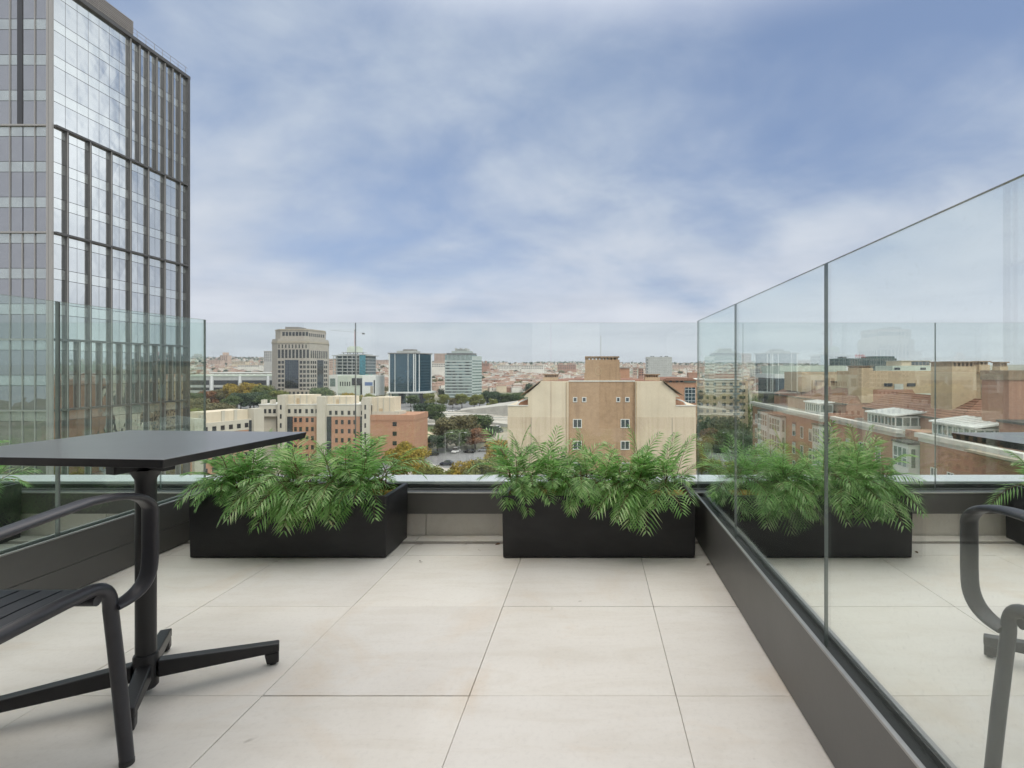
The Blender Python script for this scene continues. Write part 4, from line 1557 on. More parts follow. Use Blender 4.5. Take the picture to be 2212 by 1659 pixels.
# ------------------------------------------------------------------ ivory and terracotta complex, mid left
def ivory_complex():
    Y = 180.0
    k = FPX / Y
    x0 = XU(700, Y)
    root = empty('terracotta_apartment_block', (x0, Y, GZ), 0, 'ivory and terracotta apartment block with flat roofs and stair shafts, beyond the left planter', 'apartment block')
    x = lambda u: (u - 700) / k
    z = lambda v: H - (v - V0) / k - GZ
    D = 13
    # brick body
    MB().box(x(604.6), x(896), 0.0, D, 0, z(899.5)).build('brick_body', M['terracotta'], root)
    MB().box(x(802), x(897), -0.8, D + 0.5, 0, z(908)).build('end_wall', M['terracotta'], root)
    MB().box(x(801), x(898), -0.95, D + 0.6, z(908) + 0.002, z(896)).build('end_parapet', M['terracotta'], root)
    # ivory top storey
    MB().box(x(560), x(802), -0.12, D - 0.5, z(899.5) + 0.003, z(875)).build('top_storey', M['cream2'], root)
    MB().box(x(559), x(803), -0.25, D - 0.4, z(875) + 0.002, z(873)).build('parapet', M['cornice'], root)
    MB().box(x(565), x(604.6), 1.2, D, 0, z(899.4)).build('link_wall', M['cream2'], root)
    # shafts and roof boxes
    for a, b, t, c, d2, e, f in ((604.6, 620.6, 853, 604.6, 671, 853.5, 875), (688.6, 706, 856, 688.6, 756.6, 856.5, 877), (786, 802, 858, 786, 850, 858.5, 897)):
        MB().box(x(a), x(b), -1.4, 3, 0, z(t)).build('stair_shaft', M['cream2'], root)
        bx_ = MB().box(x(b) + 0.003, x(d2), 0.6, 7, z(f), z(e)).build('roof_room', M['cream'], root)
        rib = MB()
        for q in (0.25, 0.5, 0.78):
            xx = x(b) + (x(d2) - x(b)) * q
            rib.box(xx, xx + 0.35, 0.45, 0.6, z(f), z(e))
        rib.build('roof_room_rib', M['cream2'], bx_)
        MB().box(x(d2) - 5, x(d2) - 3.8, 0.52, 0.598, z(f) + 0.2, z(f) + 2.2).build('door', M['yellowbrick'], bx_)
    MB().box(x(802) + 0.01, x(862), 0.2, 7, z(897), z(889)).build('roof_room', M['cream2'], root)
    for u in (560, 579, 597, 683, 777):
        MB().box(x(u), x(u + 6), 1.0, 3.0, z(875), z(864)).build('chimney', M['cream2'], root)
    # dark glazed stair strips
    for a, b in ((598, 604.4), (620.8, 632.5), (684.5, 688.4), (706.2, 716), (778, 785.8)):
        MB().box(x(a), x(b), -0.16, 0.05, 0, z(900)).build('glazed_strip', M['dglass'], root)
    st = [0]
    o, dd, nn = (0, -0.12, 0), (1, 0, 0), (0, -1, 0)
    # shaft slits
    for u in (610, 791):
        add_windows(root, (0, -1.4, 0), dd, nn, [(x(u), x(u + 3.6), z(884 + 19.6 * r), z(874 + 19.6 * r)) for r in range(6)], M['dwin'], name='slit_window', state=st)
    top = [(x(u), x(u + 6), z(892.5), z(883.5)) for u in (570, 580.5, 590.5)]
    top += [(x(u), x(u + 5.5), z(892.5), z(883.5)) for u in (622.5, 636, 646, 660, 672, 682)]
    top += [(x(u), x(u + 5.5), z(896), z(887)) for u in (711.5, 724, 737, 751.5, 763.5, 780)]
    add_windows(root, o, dd, nn, top, M['dwin'], M['mullion'], fr=0.08, state=st)
    low = []
    for r in range(6):
        dv_ = 19.6 * r
        low += [(x(u), x(u + 5.8), z(912 + dv_), z(902.5 + dv_)) for u in (635.5, 646.5, 660.5, 672)]
        low += [(x(u), x(u + 5.8), z(916.5 + dv_), z(907 + dv_)) for u in (724, 736.5, 751.5, 763.5)]
    add_windows(root, (0, 0, 0), dd, nn, low, M['dwin'], M['mullion'], fr=0.08, state=st)
    add_windows(root, (0, -0.8, 0), dd, nn, [(x(850), x(859), z(920 + 20.6 * r), z(911 + 20.6 * r)) for r in range(4)], M['dwin'], M['mullion'], fr=0.1, mull=1, state=st)
    # left wing, coming towards the viewer
    wr = empty('ivory_apartment_wing', (0, 0, GZ), 0, 'low ivory apartment wing running towards the viewer, just right of the glass tower', 'apartment block')
    c0 = Vector(((552 - U0) / FPX * 171, 171, 0))
    wr.location = (c0.x, c0.y, GZ)
    d = Vector((-0.297, -0.955, 0))
    n = Vector((0.955, -0.297, 0))
    L = 44
    zr = -15.0 - GZ
    MB().obox((0, 0, 0), d, n, 0, L, -16, 0, 0, zr - 3.2).build('wall', M['terracotta'], wr)
    MB().obox((0, 0, 0), d, n, 0, L, -16, 0.1, zr - 3.2 + 0.003, zr).build('top_storey', M['cream2'], wr)
    MB().obox((0, 0, 0), d, n, -2, 1.6, -1.5, 1.2, 0, zr + 3.2).build('stair_shaft', M['cream2'], wr)
    MB().obox((0, 0, 0), d, n, 17.5, 20, -1.5, 1.0, 0, zr + 1.6).build('stair_shaft', M['cream2'], wr)
    MB().obox((0, 0, 0), d, n, 1.7, 15, -8.5, -1.2, zr, zr + 3.0).build('roof_room', M['cream'], wr)
    for a in (5.5, 9.5):
        MB().obox((0, 0, 0), d, n, a, a + 1.0, -1.2, -0.9, zr, zr + 3.2).build('roof_pier', M['cream2'], wr)
    MB().obox((0, 0, 0), d, n, 20, 27, -8, -0.6, zr, zr + 2.8).build('roof_room', M['cream2'], wr)
    MB().obox((0, 0, 0), d, n, 16.0, 17.0, -1.6, -0.6, zr, zr + 2.4).build('chimney', M['cream2'], wr)
    wins = []
    for r in range(5):
        for i in range(11):
            s = 2.6 + i * 2.6
            if 16.5 < s < 20.5:
                continue
            wins.append((s, s + 1.25, zr - 2.5 - 3.0 * r, zr - 1.1 - 3.0 * r))
    add_windows(wr, n * 0.1, d, n, wins, M['dwin'], M['mullion'], fr=0.08)
    MB().obox((0, 0, 0), d, n, 1.62, 2.4, -0.2, 0.3, 0, zr - 0.4).build('glazed_strip', M['dglass'], wr)


ivory_complex()


# ------------------------------------------------------------------ beige office tower
def beige_tower():
    Y = 425.0
    k = FPX / Y
    # plan: front face between u 611 and 664; chamfered left flank 587..611; right face 664..709 receding
    fl, fr_ = XU(599.5, Y), XU(669, Y)
    root = empty('beige_office_tower', (fl, Y, GZ), 0, 'beige stone office tower with dark central glazing and a stepped crown', 'office tower')
    z = lambda v: H - (v - V0) / k - GZ
    A = Vector((0, 0, 0))
    B = Vector((fr_ - fl, 0, 0))
    Yr = 450.0
    Cc = Vector((XU(709, Yr) - fl, Yr - Y, 0))
    Yl = 437.0
    E = Vector((XU(587.5, Yl) - fl, Yl - Y, 0))
    back = Vector((XU(690, 470) - fl, 62, 0))
    back2 = Vector((XU(600, 470) - fl, 52, 0))
    plan = [E, A, B, Cc, back, back2]
    cen = sum(plan, Vector()) / len(plan)

    def ring(s):
        return [cen + (p - cen) * s for p in plan]
    ztop = z(741)
    MB().prism(ring(1.0), 0, ztop).build('body', M['beige_stone'], root, fix=True)
    MB().prism(ring(1.018), ztop + 0.002, z(737)).build('cornice', M['beige_dark'], root, fix=True)
    MB().prism(ring(1.0), z(737) + 0.002, z(731.5)).build('parapet', M['beige_stone'], root, fix=True)
    MB().prism(ring(0.88), z(731.5), z(712.5)).build('crown', M['beige_stone'], root, fix=True)
    MB().prism(ring(0.90), z(712.5) + 0.002, z(710)).build('crown_cornice', M['beige_dark'], root, fix=True)
    MB().box(1.5, 12, 8, 20, z(710), z(704.5)).build('roof_plant', M['louvre'], root)
    # base storeys, a little wider
    MB().prism(ring(1.015), 0, z(842)).build('podium', M['beige_dark'], root, fix=True)
    nF = Vector((0, -1, 0))
    dF = Vector((1, 0, 0))
    LF = B.x
    dR = (Cc - B).normalized()
    nR = Vector((dR.y, -dR.x, 0))
    LR = (Cc - B).length
    dL = (A - E).normalized()
    nL = Vector((dL.y, -dL.x, 0))
    st = [0]
    fh = 9.87 / k
    zb0 = z(841.0)

    def zrow(r):
        t = z(779.5) - fh * r
        return t - 2.1, t
    s = lambda f: LF * f
    # centre glazing as tall panels
    for nm, o, d, n, a, b in (('central_glazing', A, dF, nF, LF * 0.235, LF * 0.655), ('side_glazing', B, dR, nR, LR * 0.39, LR * 0.72)):
        q = MB()
        q.obox(o, d, n, a, b, -0.05, 0.25, z(839), z(777.5))
        gl = q.build(nm, M['dglass'], root)
        mm = MB()
        w = b - a
        for i in range(1, 6):
            mm.obox(o, d, n, a + w * i / 6 - 0.07, a + w * i / 6 + 0.07, 0.25, 0.36, z(839), z(777.5))
        for i in range(1, 10):
            zz = z(777.5) - i * fh * 0.63
            if zz > z(839):
                mm.obox(o, d, n, a, b, 0.25, 0.33, zz - 0.05, zz + 0.05)
        mm.build('glazing_bars', M['mullion'], gl)
    R1, R2 = [], []
    for r in range(10):
        zb, zt = zrow(r)
        for f in (0.02, 0.127, 0.69, 0.80, 0.915):
            R1.append((s(f), s(f) + 1.95, zb - 0.2, zt))
        for f in (0.05, 0.16, 0.27, 0.77, 0.87):
            R2.append((LR * f, LR * f + LR * 0.065, zb - 0.2, zt))
    for i in range(9):
        R1.append((s(0.015 + i * 0.1115), s(0.015 + i * 0.1115) + 1.8, z(773.5), z(755)))
        R1.append((s(0.03 + i * 0.105), s(0.03 + i * 0.105) + 0.9, z(752), z(744)))
    for i in range(9):
        R2.append((LR * (0.05 + i * 0.105), LR * (0.05 + i * 0.105) + LR * 0.05, z(773.5), z(757)))
    add_windows(root, A, dF, nF, R1, M['dwin'], depth=0.12, state=st)
    add_windows(root, B, dR, nR, R2, M['dwin'], depth=0.12, state=st)
    rc = ring(0.88)
    rw = [(1.6 + i * 2.65, 1.6 + i * 2.65 + 1.9, z(725), z(716.5)) for i in range(8)]
    add_windows(root, rc[1], dF, nF, rw, M['dwin'], depth=0.12, state=st, cap=200)
    rl = (rc[3] - rc[2]).length
    rw = [(rl * (0.04 + i * 0.12), rl * (0.04 + i * 0.12) + rl * 0.06, z(726), z(719)) for i in range(8)]
    add_windows(root, rc[2], dR, nR, rw, M['dwin'], depth=0.12, state=st, cap=200)
    add_windows(root, ring(1.015)[1], dF, nF, [(s(0.1 + i * 0.13), s(0.1 + i * 0.13) + 1.5, z(851), z(846)) for i in range(7)], M['dwin'], depth=0.12, state=st, cap=200)
    # plain flank has shallow courses
    c = MB()
    LL = (A - E).length
    for i in range(14):
        zz = z(780) - fh * 0.7 * i
        c.obox(E, dL, nL, 0.3, LL - 0.3, 0, 0.05, zz, zz + 0.25)
    c.build('flank_courses', M['beige_dark'], root)


beige_tower()


def simple_root(name, u, Y, label, cat='building', group=None):
    return empty(name, (XU(u, Y), Y, GZ), 0, label, cat, group)


# ------------------------------------------------------------------ unfinished tower with crane, and low white block
def site_tower():
    Y = 520.0
    k = FPX / Y
    root = simple_root('unfinished_tower', 755, Y, 'unfinished concrete and glass tower with open floors beside the beige tower', 'building')
    x = lambda u: (u - 755) / k
    z = lambda v: H - (v - V0) / k - GZ
    MB().box(x(722), x(790), 3, 24, 0, z(768)).build('core', M['site_net'], root)
    fv = [768 + i * 6.9 for i in range(9)]
    for i, v in enumerate(fv):
        MB().box(x(719 if i else 717), x(790.5 if i else 795), -0.5, 26, z(v) - 0.35, z(v) + 0.35).build('floor_slab', M['grey_conc'], root)
    for u in (720, 727, 739, 749.5, 760, 770, 776):
        MB().box(x(u), x(u + 1.1), -0.3, 0.6, z(840), z(768)).build('column', M['grey_conc'], root)
    for a, b in ((728, 738), (741, 749), (751, 759), (761, 769)):
        MB().box(x(a), x(b), 1.0, 1.3, z(838), z(769)).build('glazing', M['bglass'], root)
    MB().box(x(777), x(790), -0.6, 0.0, z(840), z(767)).build('teal_glazing', M['tealglass'], root)
    MB().box(x(728), x(787), 2, 20, z(765.5) - 0.3, z(765.5) + 0.3).build('floor_slab', M['grey_conc'], root)
    for u in (738, 747, 752, 760, 768, 780):
        MB().box(x(u), x(u + 1.2), 3, 4, z(766), z(761)).build('column', M['dark_conc'], root)
    MB().box(x(735), x(778), 3, 16, z(761.5), z(760.5)).build('floor_slab', M['grey_conc'], root)
    MB().box(x(744.5), x(770), 5, 14, z(761), z(750)).build('lift_core', M['green_wh'], root)
    MB().prism([(x(748), 6), (x(766), 6), (x(766), 13), (x(748), 13)], z(750), z(747.5)).build('lift_core_top', M['green_wh'], root)
    # crane
    cr = empty('tower_crane', (XU(757, Y) + 0, Y + 10, GZ), 0, 'thin tower crane standing on the unfinished tower', 'crane')
    m = MB()
    zt, zb_ = z(714), z(748)
    for sx in (-0.5, 0.5):
        m.tube([(sx, 0, zb_), (sx, 0, zt)], 0.13, 4)
    for i in range(12):
        za = zb_ + (zt - zb_) * i / 12
        m.tube([(-0.5, 0, za), (0.5, 0, za + (zt - zb_) / 12)], 0.09, 4)
    m.build('mast', M['crane_red'], cr)
    MB().box(-0.8, 0.8, -0.6, 0.6, zt, zt + 1.6).build('cab', M['grey_conc'], cr)
    MB().tube([(0, 0, zt), (0, 0, z(708))], 0.12, 4).build('mast_head', M['grey_conc'], cr)
    jm = MB()
    jm.tube([(x(702) - x(757), 0, z(711.5)), (0, 0, z(716)), (x(777) - x(757), 0, z(719.5))], 0.16, 4)
    jm.tube([(x(702) - x(757), 0, z(711.5)), (0, 0, z(708.5)), (x(777) - x(757), 0, z(719.5))], 0.07, 4)
    jib = jm.build('jib', M['grey_conc'], cr)
    MB().box(x(773) - x(757), x(778) - x(757), -0.6, 0.6, z(721), z(717.5)).build('counterweight', M['dark_conc'], cr)

    Y = 470.0
    k = FPX / Y
    root = simple_root('white_office_block', 760, Y, 'low white office block with dark glass bays and a teal roof sign', 'building')
    x = lambda u: (u - 760) / k
    z = lambda v: H - (v - V0) / k - GZ
    MB().box(x(709), x(782), 2, 26, 0, z(811)).build('body', M['green_wh'], root)
    MB().box(x(710.5), x(728), 0, 8, 0, z(810)).build('left_wing', M['white_frame'], root)
    MB().box(x(782.5), x(811.5), 0, 20, 0, z(811)).build('right_wing', M['white_frame'], root)
    MB().box(x(728.5), x(758), 1, 4, z(850), z(812)).build('front_bay', M['green_wh'], root)
    MB().box(x(713), x(724.5), -0.12, 0.02, z(835), z(817.5)).build('window', M['gglass'], root)
    MB().box(x(758.5), x(781), 1.4, 2.02, z(832), z(817)).build('window', M['dglass'], root)
    MB().box(x(767), x(768.5), 1.0, 1.4, z(850), z(815)).build('pier', M['white_frame'], root)
    MB().box(x(777), x(781.5), 1.2, 1.39, z(852), z(817)).build('window', M['dglass'], root)
    add_windows(root, (0, 1.0, 0), (1, 0, 0), (0, -1, 0), [(x(733 + i * 5), x(735.6 + i * 5), z(834), z(824.5)) for i in range(5)], M['dwin'])
    MB().box(x(788), x(805), -0.1, 0.02, z(833), z(825.5)).build('blue_panel', M['blue_panel'], root)
    MB().box(x(807.3), x(810), -0.12, 0.02, z(850), z(821)).build('window', M['dwin'], root)
    MB().box(x(800), x(806), -0.12, 0.02, z(850), z(834)).build('window', M['beige_dark'], root)
    # illegible teal lettering on the roof, as strokes
    m = MB()
    for i, (u, hh) in enumerate(((788, 5), (791, 8.5), (794, 9), (796.5, 5), (799, 5.5), (802, 8.5), (805, 5))):
        m.box(x(u), x(u + 0.8), 0.2, 0.5, z(816), z(816 - hh))
        m.box(x(u), x(u + 2.2), 0.2, 0.5, z(812.4), z(811.5))
        if i % 2:
            m.box(x(u + 1.8), x(u + 2.5), 0.2, 0.5, z(816), z(811))
    m.build('roof_sign', M['sign_teal'], root)


site_tower()


def blue_tower():
    Y = 470.0
    k = FPX / Y
    root = simple_root('blue_glass_tower', 868, Y, 'dark blue glass office tower with pale vertical frames', 'office tower')
    x = lambda u: (u - 868) / k
    z = lambda v: H - (v - V0) / k - GZ
    f1 = x(898.5)
    MB().box(x(839.5), f1, 0.6, 20, z(846), z(764)).build('front_glazing', M['bglass'], root)
    # right face: recedes
    q = Vector((x(915) * 1.045, 21, 0))
    b = Vector((f1, 0.6, 0))
    pr = [(b.x + 0.01, b.y), (q.x, q.y), (q.x - 6, q.y + 6), (f1 + 0.01, 20)]
    MB().prism(pr, z(846), z(764.5)).build('side_glazing', M['bglass'], root, fix=True)
    for a, w in ((839.5, 2.4), (852.5, 0.9), (880.8, 0.9), (892.6, 2.0), (897.0, 1.2)):
        MB().box(x(a), x(a + w), 0, 0.7, z(847), z(763)).build('frame', M['white_frame'], root)
    dR = (q - b).normalized()
    nR = Vector((dR.y, -dR.x, 0))
    LR = (q - b).length
    for a, w in ((0.16, 0.04), (0.94, 0.05)):
        MB().obox(b, dR, nR, LR * a, LR * (a + w), -0.1, 0.3, z(847), z(765)).build('frame', M['white_frame'], root)
    fl = MB()
    for i in range(1, 18):
        zz = z(764) - (z(764) - z(846)) * i / 18
        fl.box(x(843), f1 - 3, 0.52, 0.6, zz - 0.06, zz + 0.06)
    fl.build('floor_lines', M['mullion'], root)
    MB().prism([(x(838), -0.5), (x(899.5), -0.5), (q.x + 1, q.y), (q.x - 6, q.y + 7), (x(838), 21)], z(764) + 0.002, z(762)).build('roof_slab', M['louvre'], root, fix=True)
    MB().box(x(853), x(897), 4, 14, z(762), z(757.5)).build('roof_plant', M['grey_conc'], root)
    MB().box(x(866), x(891), 5, 13, z(757.5) + 0.002, z(754)).build('roof_plant', M['louvre'], root)
    MB().box(x(837), x(927), -1.5, 22, z(849.5), z(846.5)).build('podium_roof', M['white_frame'], root)
    for a in (839, 861, 878, 906, 923):
        MB().box(x(a), x(a + (7 if a in (861, 906) else 1.6)), 0, 3, 0, z(849.5)).build('podium_leg', M['recess'] if a in (861, 906) else M['white_frame'], root)
    MB().box(x(842), x(924), 4, 18, 0, z(850)).build('podium_glazing', M['gglass'], root)


blue_tower()


def banded_tower():
    Y = 480.0
    k = FPX / Y
    root = simple_root('banded_office_tower', 990, Y, 'pale green office tower with horizontal window bands', 'office tower')
    x = lambda u: (u - 990) / k
    z = lambda v: H - (v - V0) / k - GZ
    MB().box(x(961), x(1019), 0.5, 22, 0, z(766)).build('body', M['gglass'], root)
    q = Vector((x(1032.5) * 1.03, 14, 0))
    MB().prism([(x(1019) + 0.01, 0.5), (q.x, q.y), (q.x - 3, 22), (x(1019) + 0.01, 22)], 0, z(769)).build('side_wing', M['pale_band'], root, fix=True)
    nb = 13
    v0_, v1_ = 778, 861
    for i in range(nb):
        v = v0_ + (v1_ - v0_) * i / nb
        MB().box(x(960.3), x(1019.3), 0.1, 22.2, z(v + 3.7), z(v)).build('band', M['pale_band'], root)
    dR = (q - Vector((x(1019), 0.5, 0))).normalized()
    nR = Vector((dR.y, -dR.x, 0))
    LR = (q - Vector((x(1019), 0.5, 0))).length
    for i in range(nb):
        v = v0_ - 3 + (v1_ - v0_) * i / nb
        MB().obox((x(1019), 0.5, 0), dR, nR, 0.6, LR - 0.3, 0, 0.12, z(v + 6.0), z(v + 3.4)).build('window', M['gglass'], root)
    rnd = random.Random(8)
    st = [0]
    rects = []
    for i in range(nb - 1):
        v = v0_ + (v1_ - v0_) * i / nb + 3.9
        for j in range(4):
            if rnd.random() < 0.75:
                a = 964 + j * 13.5 + rnd.uniform(-1, 1)
                rects.append((x(a), x(a + rnd.uniform(6, 11)), z(v + 2.2), z(v)))
    add_windows(root, (0, 0.48, 0), (1, 0, 0), (0, -1, 0), rects, M['dwin'], depth=0.03, state=st)
    fins = MB()
    for i in range(19):
        fins.box(x(966 + i * 2.8), x(966.9 + i * 2.8), 0.0, 0.5, z(777.5), z(767))
    fins.build('top_fins', M['pale_band'], root)
    MB().box(x(965), x(1020), -0.2, 18, z(766.5), z(762.5)).build('roof_edge', M['dark_conc'], root)
    MB().box(x(974), x(1014), 2, 14, z(762.5), z(758)).build('roof_plant', M['pale_band'], root)
    m = MB()
    for a in range(8):
        m.box(x(980 + a * 3.6), x(981.5 + a * 3.6), 4, 9, z(758), z(751.5 + (a % 3)))
    m.box(x(981), x(1008), 5, 12, z(758), z(753.5))
    m.build('roof_antennas', M['grey_conc'], root)
    for i in range(9):
        MB().box(x(961.5 + i * 7), x(962.6 + i * 7), -0.1, 0.5, 0, z(861)).build('column', M['white_frame'], root)


banded_tower()


def grey_tower():
    Y = 700.0
    k = FPX / Y
    root = simple_root('grey_slab_tower', 1424, Y, 'plain grey slab tower on the skyline right of the gabled block', 'building')
    x = lambda u: (u - 1424) / k
    z = lambda v: H - (v - V0) / k - GZ
    MB().box(x(1396.8), x(1451.5), 0, 14, 0, z(771)).build('wall', M['grey_conc'], root)
    c = MB()
    for i in range(15):
        zz = z(772) - i * 3.0
        c.box(x(1400.5), x(1451), -0.15, 0, zz - 0.12, zz)
    for i in range(1, 12):
        xx = x(1400.5) + (x(1451) - x(1400.5)) * i / 12
        c.box(xx - 0.06, xx + 0.06, -0.12, 0, z(815), z(772))
    c.build('panel_joints', M['cap'], root)
    for i in range(5):
        MB().box(x(1397), x(1399.6), -0.3, 0, z(779 + i * 6.5), z(776 + i * 6.5)).build('balcony', M['dark_conc'], root)
    for u in (1406, 1411, 1428, 1437, 1441):
        MB().box(x(u), x(u + 3), 4, 7, z(771), z(769)).build('roof_plant', M['dark_conc'], root)


grey_tower()


def low_hall():
    Y = 520.0
    k = FPX / Y
    root = simple_root('long_office_hall', 500, Y, 'long low grey building with strip windows behind the yellow trees', 'building')
    x = lambda u: (u - 500) / k
    z = lambda v: H - (v - V0) / k - GZ
    MB().box(x(395), x(588), 0, 30, 0, z(813)).build('wall', M['grey_conc'], root)
    MB().box(x(395), x(589), -0.6, 31, z(813) + 0.002, z(809.5)).build('roof', M['green_wh'], root)
    for a, b in ((410, 452), (462, 514), (523, 575), (582, 588)):
        MB().box(x(a), x(b), -0.15, 0.02, z(831.5), z(821.5)).build('window', M['dwin'], root)
        MB().box(x(a), x(b), -0.15, 0.02, z(843), z(837)).build('window', M['dwin'], root)
    for u in (405, 456, 517, 578):
        MB().box(x(u), x(u + 4.5), -1, 0, 0, z(812)).build('pier', M['cap'], root)
    r = simple_root('white_roofed_hall', 530, 610, 'white roofed hall with dark openings behind the long grey building', 'building')
    k2 = FPX / 610
    zz = lambda v: H - (v - V0) / k2 - GZ
    MB().box((455 - 530) / k2, (587 - 530) / k2, 0, 20, 0, zz(806)).build('wall', M['h_white'], r)
    MB().box((453 - 530) / k2, (589 - 530) / k2, -1, 21, zz(806) + 0.002, zz(804)).build('roof', M['white_frame'], r)
    add_windows(r, (0, 0, 0), (1, 0, 0), (0, -1, 0), [((462 + i * 15 - 530) / k2, (472 + i * 15 - 530) / k2, zz(811), zz(808)) for i in range(8)], M['dwin'], depth=0.1)


low_hall()


# ------------------------------------------------------------------ right side: brick street with terraces
def brick_street():
    CZ = -6.0 - GZ
    root = empty('brick_terrace_block', (34.5, 80, GZ), 0, 'long red brick apartment block with white cornices and roof terraces, seen through the right glass', 'apartment block')
    ox, oy = 34.5, 80
    X = lambda a: a - ox
    Yy = lambda a: a - oy
    z = lambda w: w - GZ
    st = [0]
    segs = [(33.55, 79.0, 113.0, -6.0), (34.75, 61.5, 78.0, -6.0), (35.2, 44.0, 58.0, -6.0)]
    for i, (xf, ya, yb, zc) in enumerate(segs):
        MB().box(X(xf), X(xf + 9), Yy(ya), Yy(yb), 0, z(zc) - 0.9).build('brick_wall', M['redbrick'], root)
        MB().box(X(xf) - 0.10, X(xf + 9), Yy(ya) - 0.1, Yy(yb) + 0.1, z(zc) - 0.9 + 0.003, z(zc) - 0.45).build('cornice', M['cornice'], root)
        MB().box(X(xf) - 0.38, X(xf) + 0.4, Yy(ya) - 0.38, Yy(yb) + 0.38, z(zc) - 0.45 + 0.003, z(zc)).build('cornice', M['cornice'], root)
        MB().box(X(xf) + 0.41, X(xf + 9), Yy(ya), Yy(yb), z(zc) - 0.44, z(zc) - 0.40).build('terrace_floor', M['roof2'], root)
    # narrow windows on the street face (normal -x)
    d, n = (0, -1, 0), (-1, 0, 0)
    def wins(xf, ys, w, zt0, h, rows, mull=0, blind=0.5):
        rects = []
        for r in range(rows):
            for y in ys:
                rects.append((-(Yy(y)) - w / 2, -(Yy(y)) + w / 2, zt0 - h - 3.0 * r, zt0 - 3.0 * r))
        add_windows(root, (X(xf), 0, 0), d, n, rects, M['pane'], M['wfr'], fr=0.09, mull=mull, blind=blind, state=st, depth=0.07)
    wins(33.55, (89.8, 86.4, 83.0), 1.2, z(-8.4), 1.9, 4)
    wins(33.55, (110.6, 108.4), 1.0, z(-8.4), 1.9, 4)
    wins(34.75, (73.3, 69.6, 65.6), 1.15, z(-8.6), 1.9, 4, 1)
    wins(35.2, (55.6, 53.0), 1.0, z(-9.3), 1.7, 3, 1)
    wins(35.2, (50.3,), 1.5, z(-9.3), 1.7, 3, 2)
    # white glazed galleries (bays)
    def bay(x0, x1, ya, yb, zt, label_z0=0.0, cols=4):
        b = MB().box(X(x0), X(x1), Yy(ya), Yy(yb), label_z0, z(zt)).build('gallery_bay', M['gallery'], root)
        MB().box(X(x0) - 0.15, X(x1), Yy(ya) - 0.15, Yy(yb) + 0.1, z(zt) + 0.002, z(zt) + 0.22).build('bay_roof', M['under'], b)
        for r in range(4):
            g, f = MB(), MB()
            zt_ = z(zt) - 0.5 - 3.0 * r
            L = yb - ya
            g.box(X(x0) - 0.03, X(x0) + 0.01, Yy(ya) + 0.25, Yy(yb) - 0.25, zt_ - 2.0, zt_)
            g.box(X(x0) + 0.3, X(x0) + max(0.7, (x1 - x0) * 0.45), Yy(ya) - 0.03, Yy(ya) + 0.01, zt_ - 2.0, zt_)
            gg = g.build('bay_window', M['gglass'], b)
            for c in range(cols + 1):
                yy = Yy(ya) + 0.25 + (L - 0.5) * c / cols
                f.box(X(x0) - 0.09, X(x0) - 0.031, yy - 0.06, yy + 0.06, zt_ - 2.0, zt_)
            f.box(X(x0) - 0.08, X(x0) - 0.031, Yy(ya) + 0.25, Yy(yb) - 0.25, zt_ - 1.1, zt_ - 1.0)
            f.build('bay_frame', M['gallery'], gg)
    bay(32.6, 33.54, 100.5, 106.5, -7.4)
    bay(32.6, 33.54, 93.6, 99.6, -7.6)
    bay(33.1, 36.0, 78.2, 81.2, -7.5, cols=3)
    bay(34.1, 35.7, 58.2, 61.3, -7.3, cols=3)
    # recess walls between the segments, brick parapets
    MB().box(X(34.2), X(38), Yy(78.2), Yy(78.8), z(-7.4), z(-5.6)).build('terrace_wall', M['redbrick'], root)
    MB().box(X(35.6), X(39.5), Yy(58.1), Yy(61.4), z(-7.0), z(-6.0)).build('terrace_wall', M['redbrick'], root)
    # sloping tiled roofs behind the terraces
    def roof(x0, x1, ya, yb, ze, zr):
        m = MB()
        a = [(X(x0), Yy(ya), z(ze)), (X(x0), Yy(yb), z(ze)), (X(x1), Yy(yb), z(zr)), (X(x1), Yy(ya) + (x1 - x0) * 0.55, z(zr))]
        m.quad(a[0], a[3], a[2], a[1])
        m.quad(a[0], (X(x1) + 7, Yy(ya), z(ze)), (X(x1) + 7, Yy(ya) + (x1 - x0) * 0.55, z(zr)), a[3])
        r = m.build('roof', M['roof'], root)
        t = MB()
        ns = 9
        for i in range(ns):
            f0 = (i + 0.5) / ns
            xx = X(x0) + (x1 - x0) * f0
            zz = z(ze) + (zr - ze) * f0
            yy0 = Yy(ya) + (x1 - x0) * 0.55 * f0
            t.box(xx, xx + 0.10, yy0, Yy(yb), zz + 0.01, zz + 0.085)
            t.box(xx, X(x1) + 7, yy0, yy0 + 0.10, zz + 0.01, zz + 0.085)
        t.build('tile_courses', M['roof'], r)
        MB().box(X(x0) - 0.15, X(x0) + 0.1, Yy(ya) - 0.2, Yy(yb), z(ze) - 0.22, z(ze) - 0.01).build('eave', M['under'], r)
        MB().box(X(x0) + 0.1, X(x1) + 7, Yy(ya) + 0.1, Yy(yb), z(-6.4), z(ze) - 0.02).build('attic_wall', M['redbrick'], root)
    roof(38.4, 42.6, 56.8, 76.5, -4.55, -2.4)
    roof(37.6, 41.8, 80.0, 112.0, -4.3, -2.3)
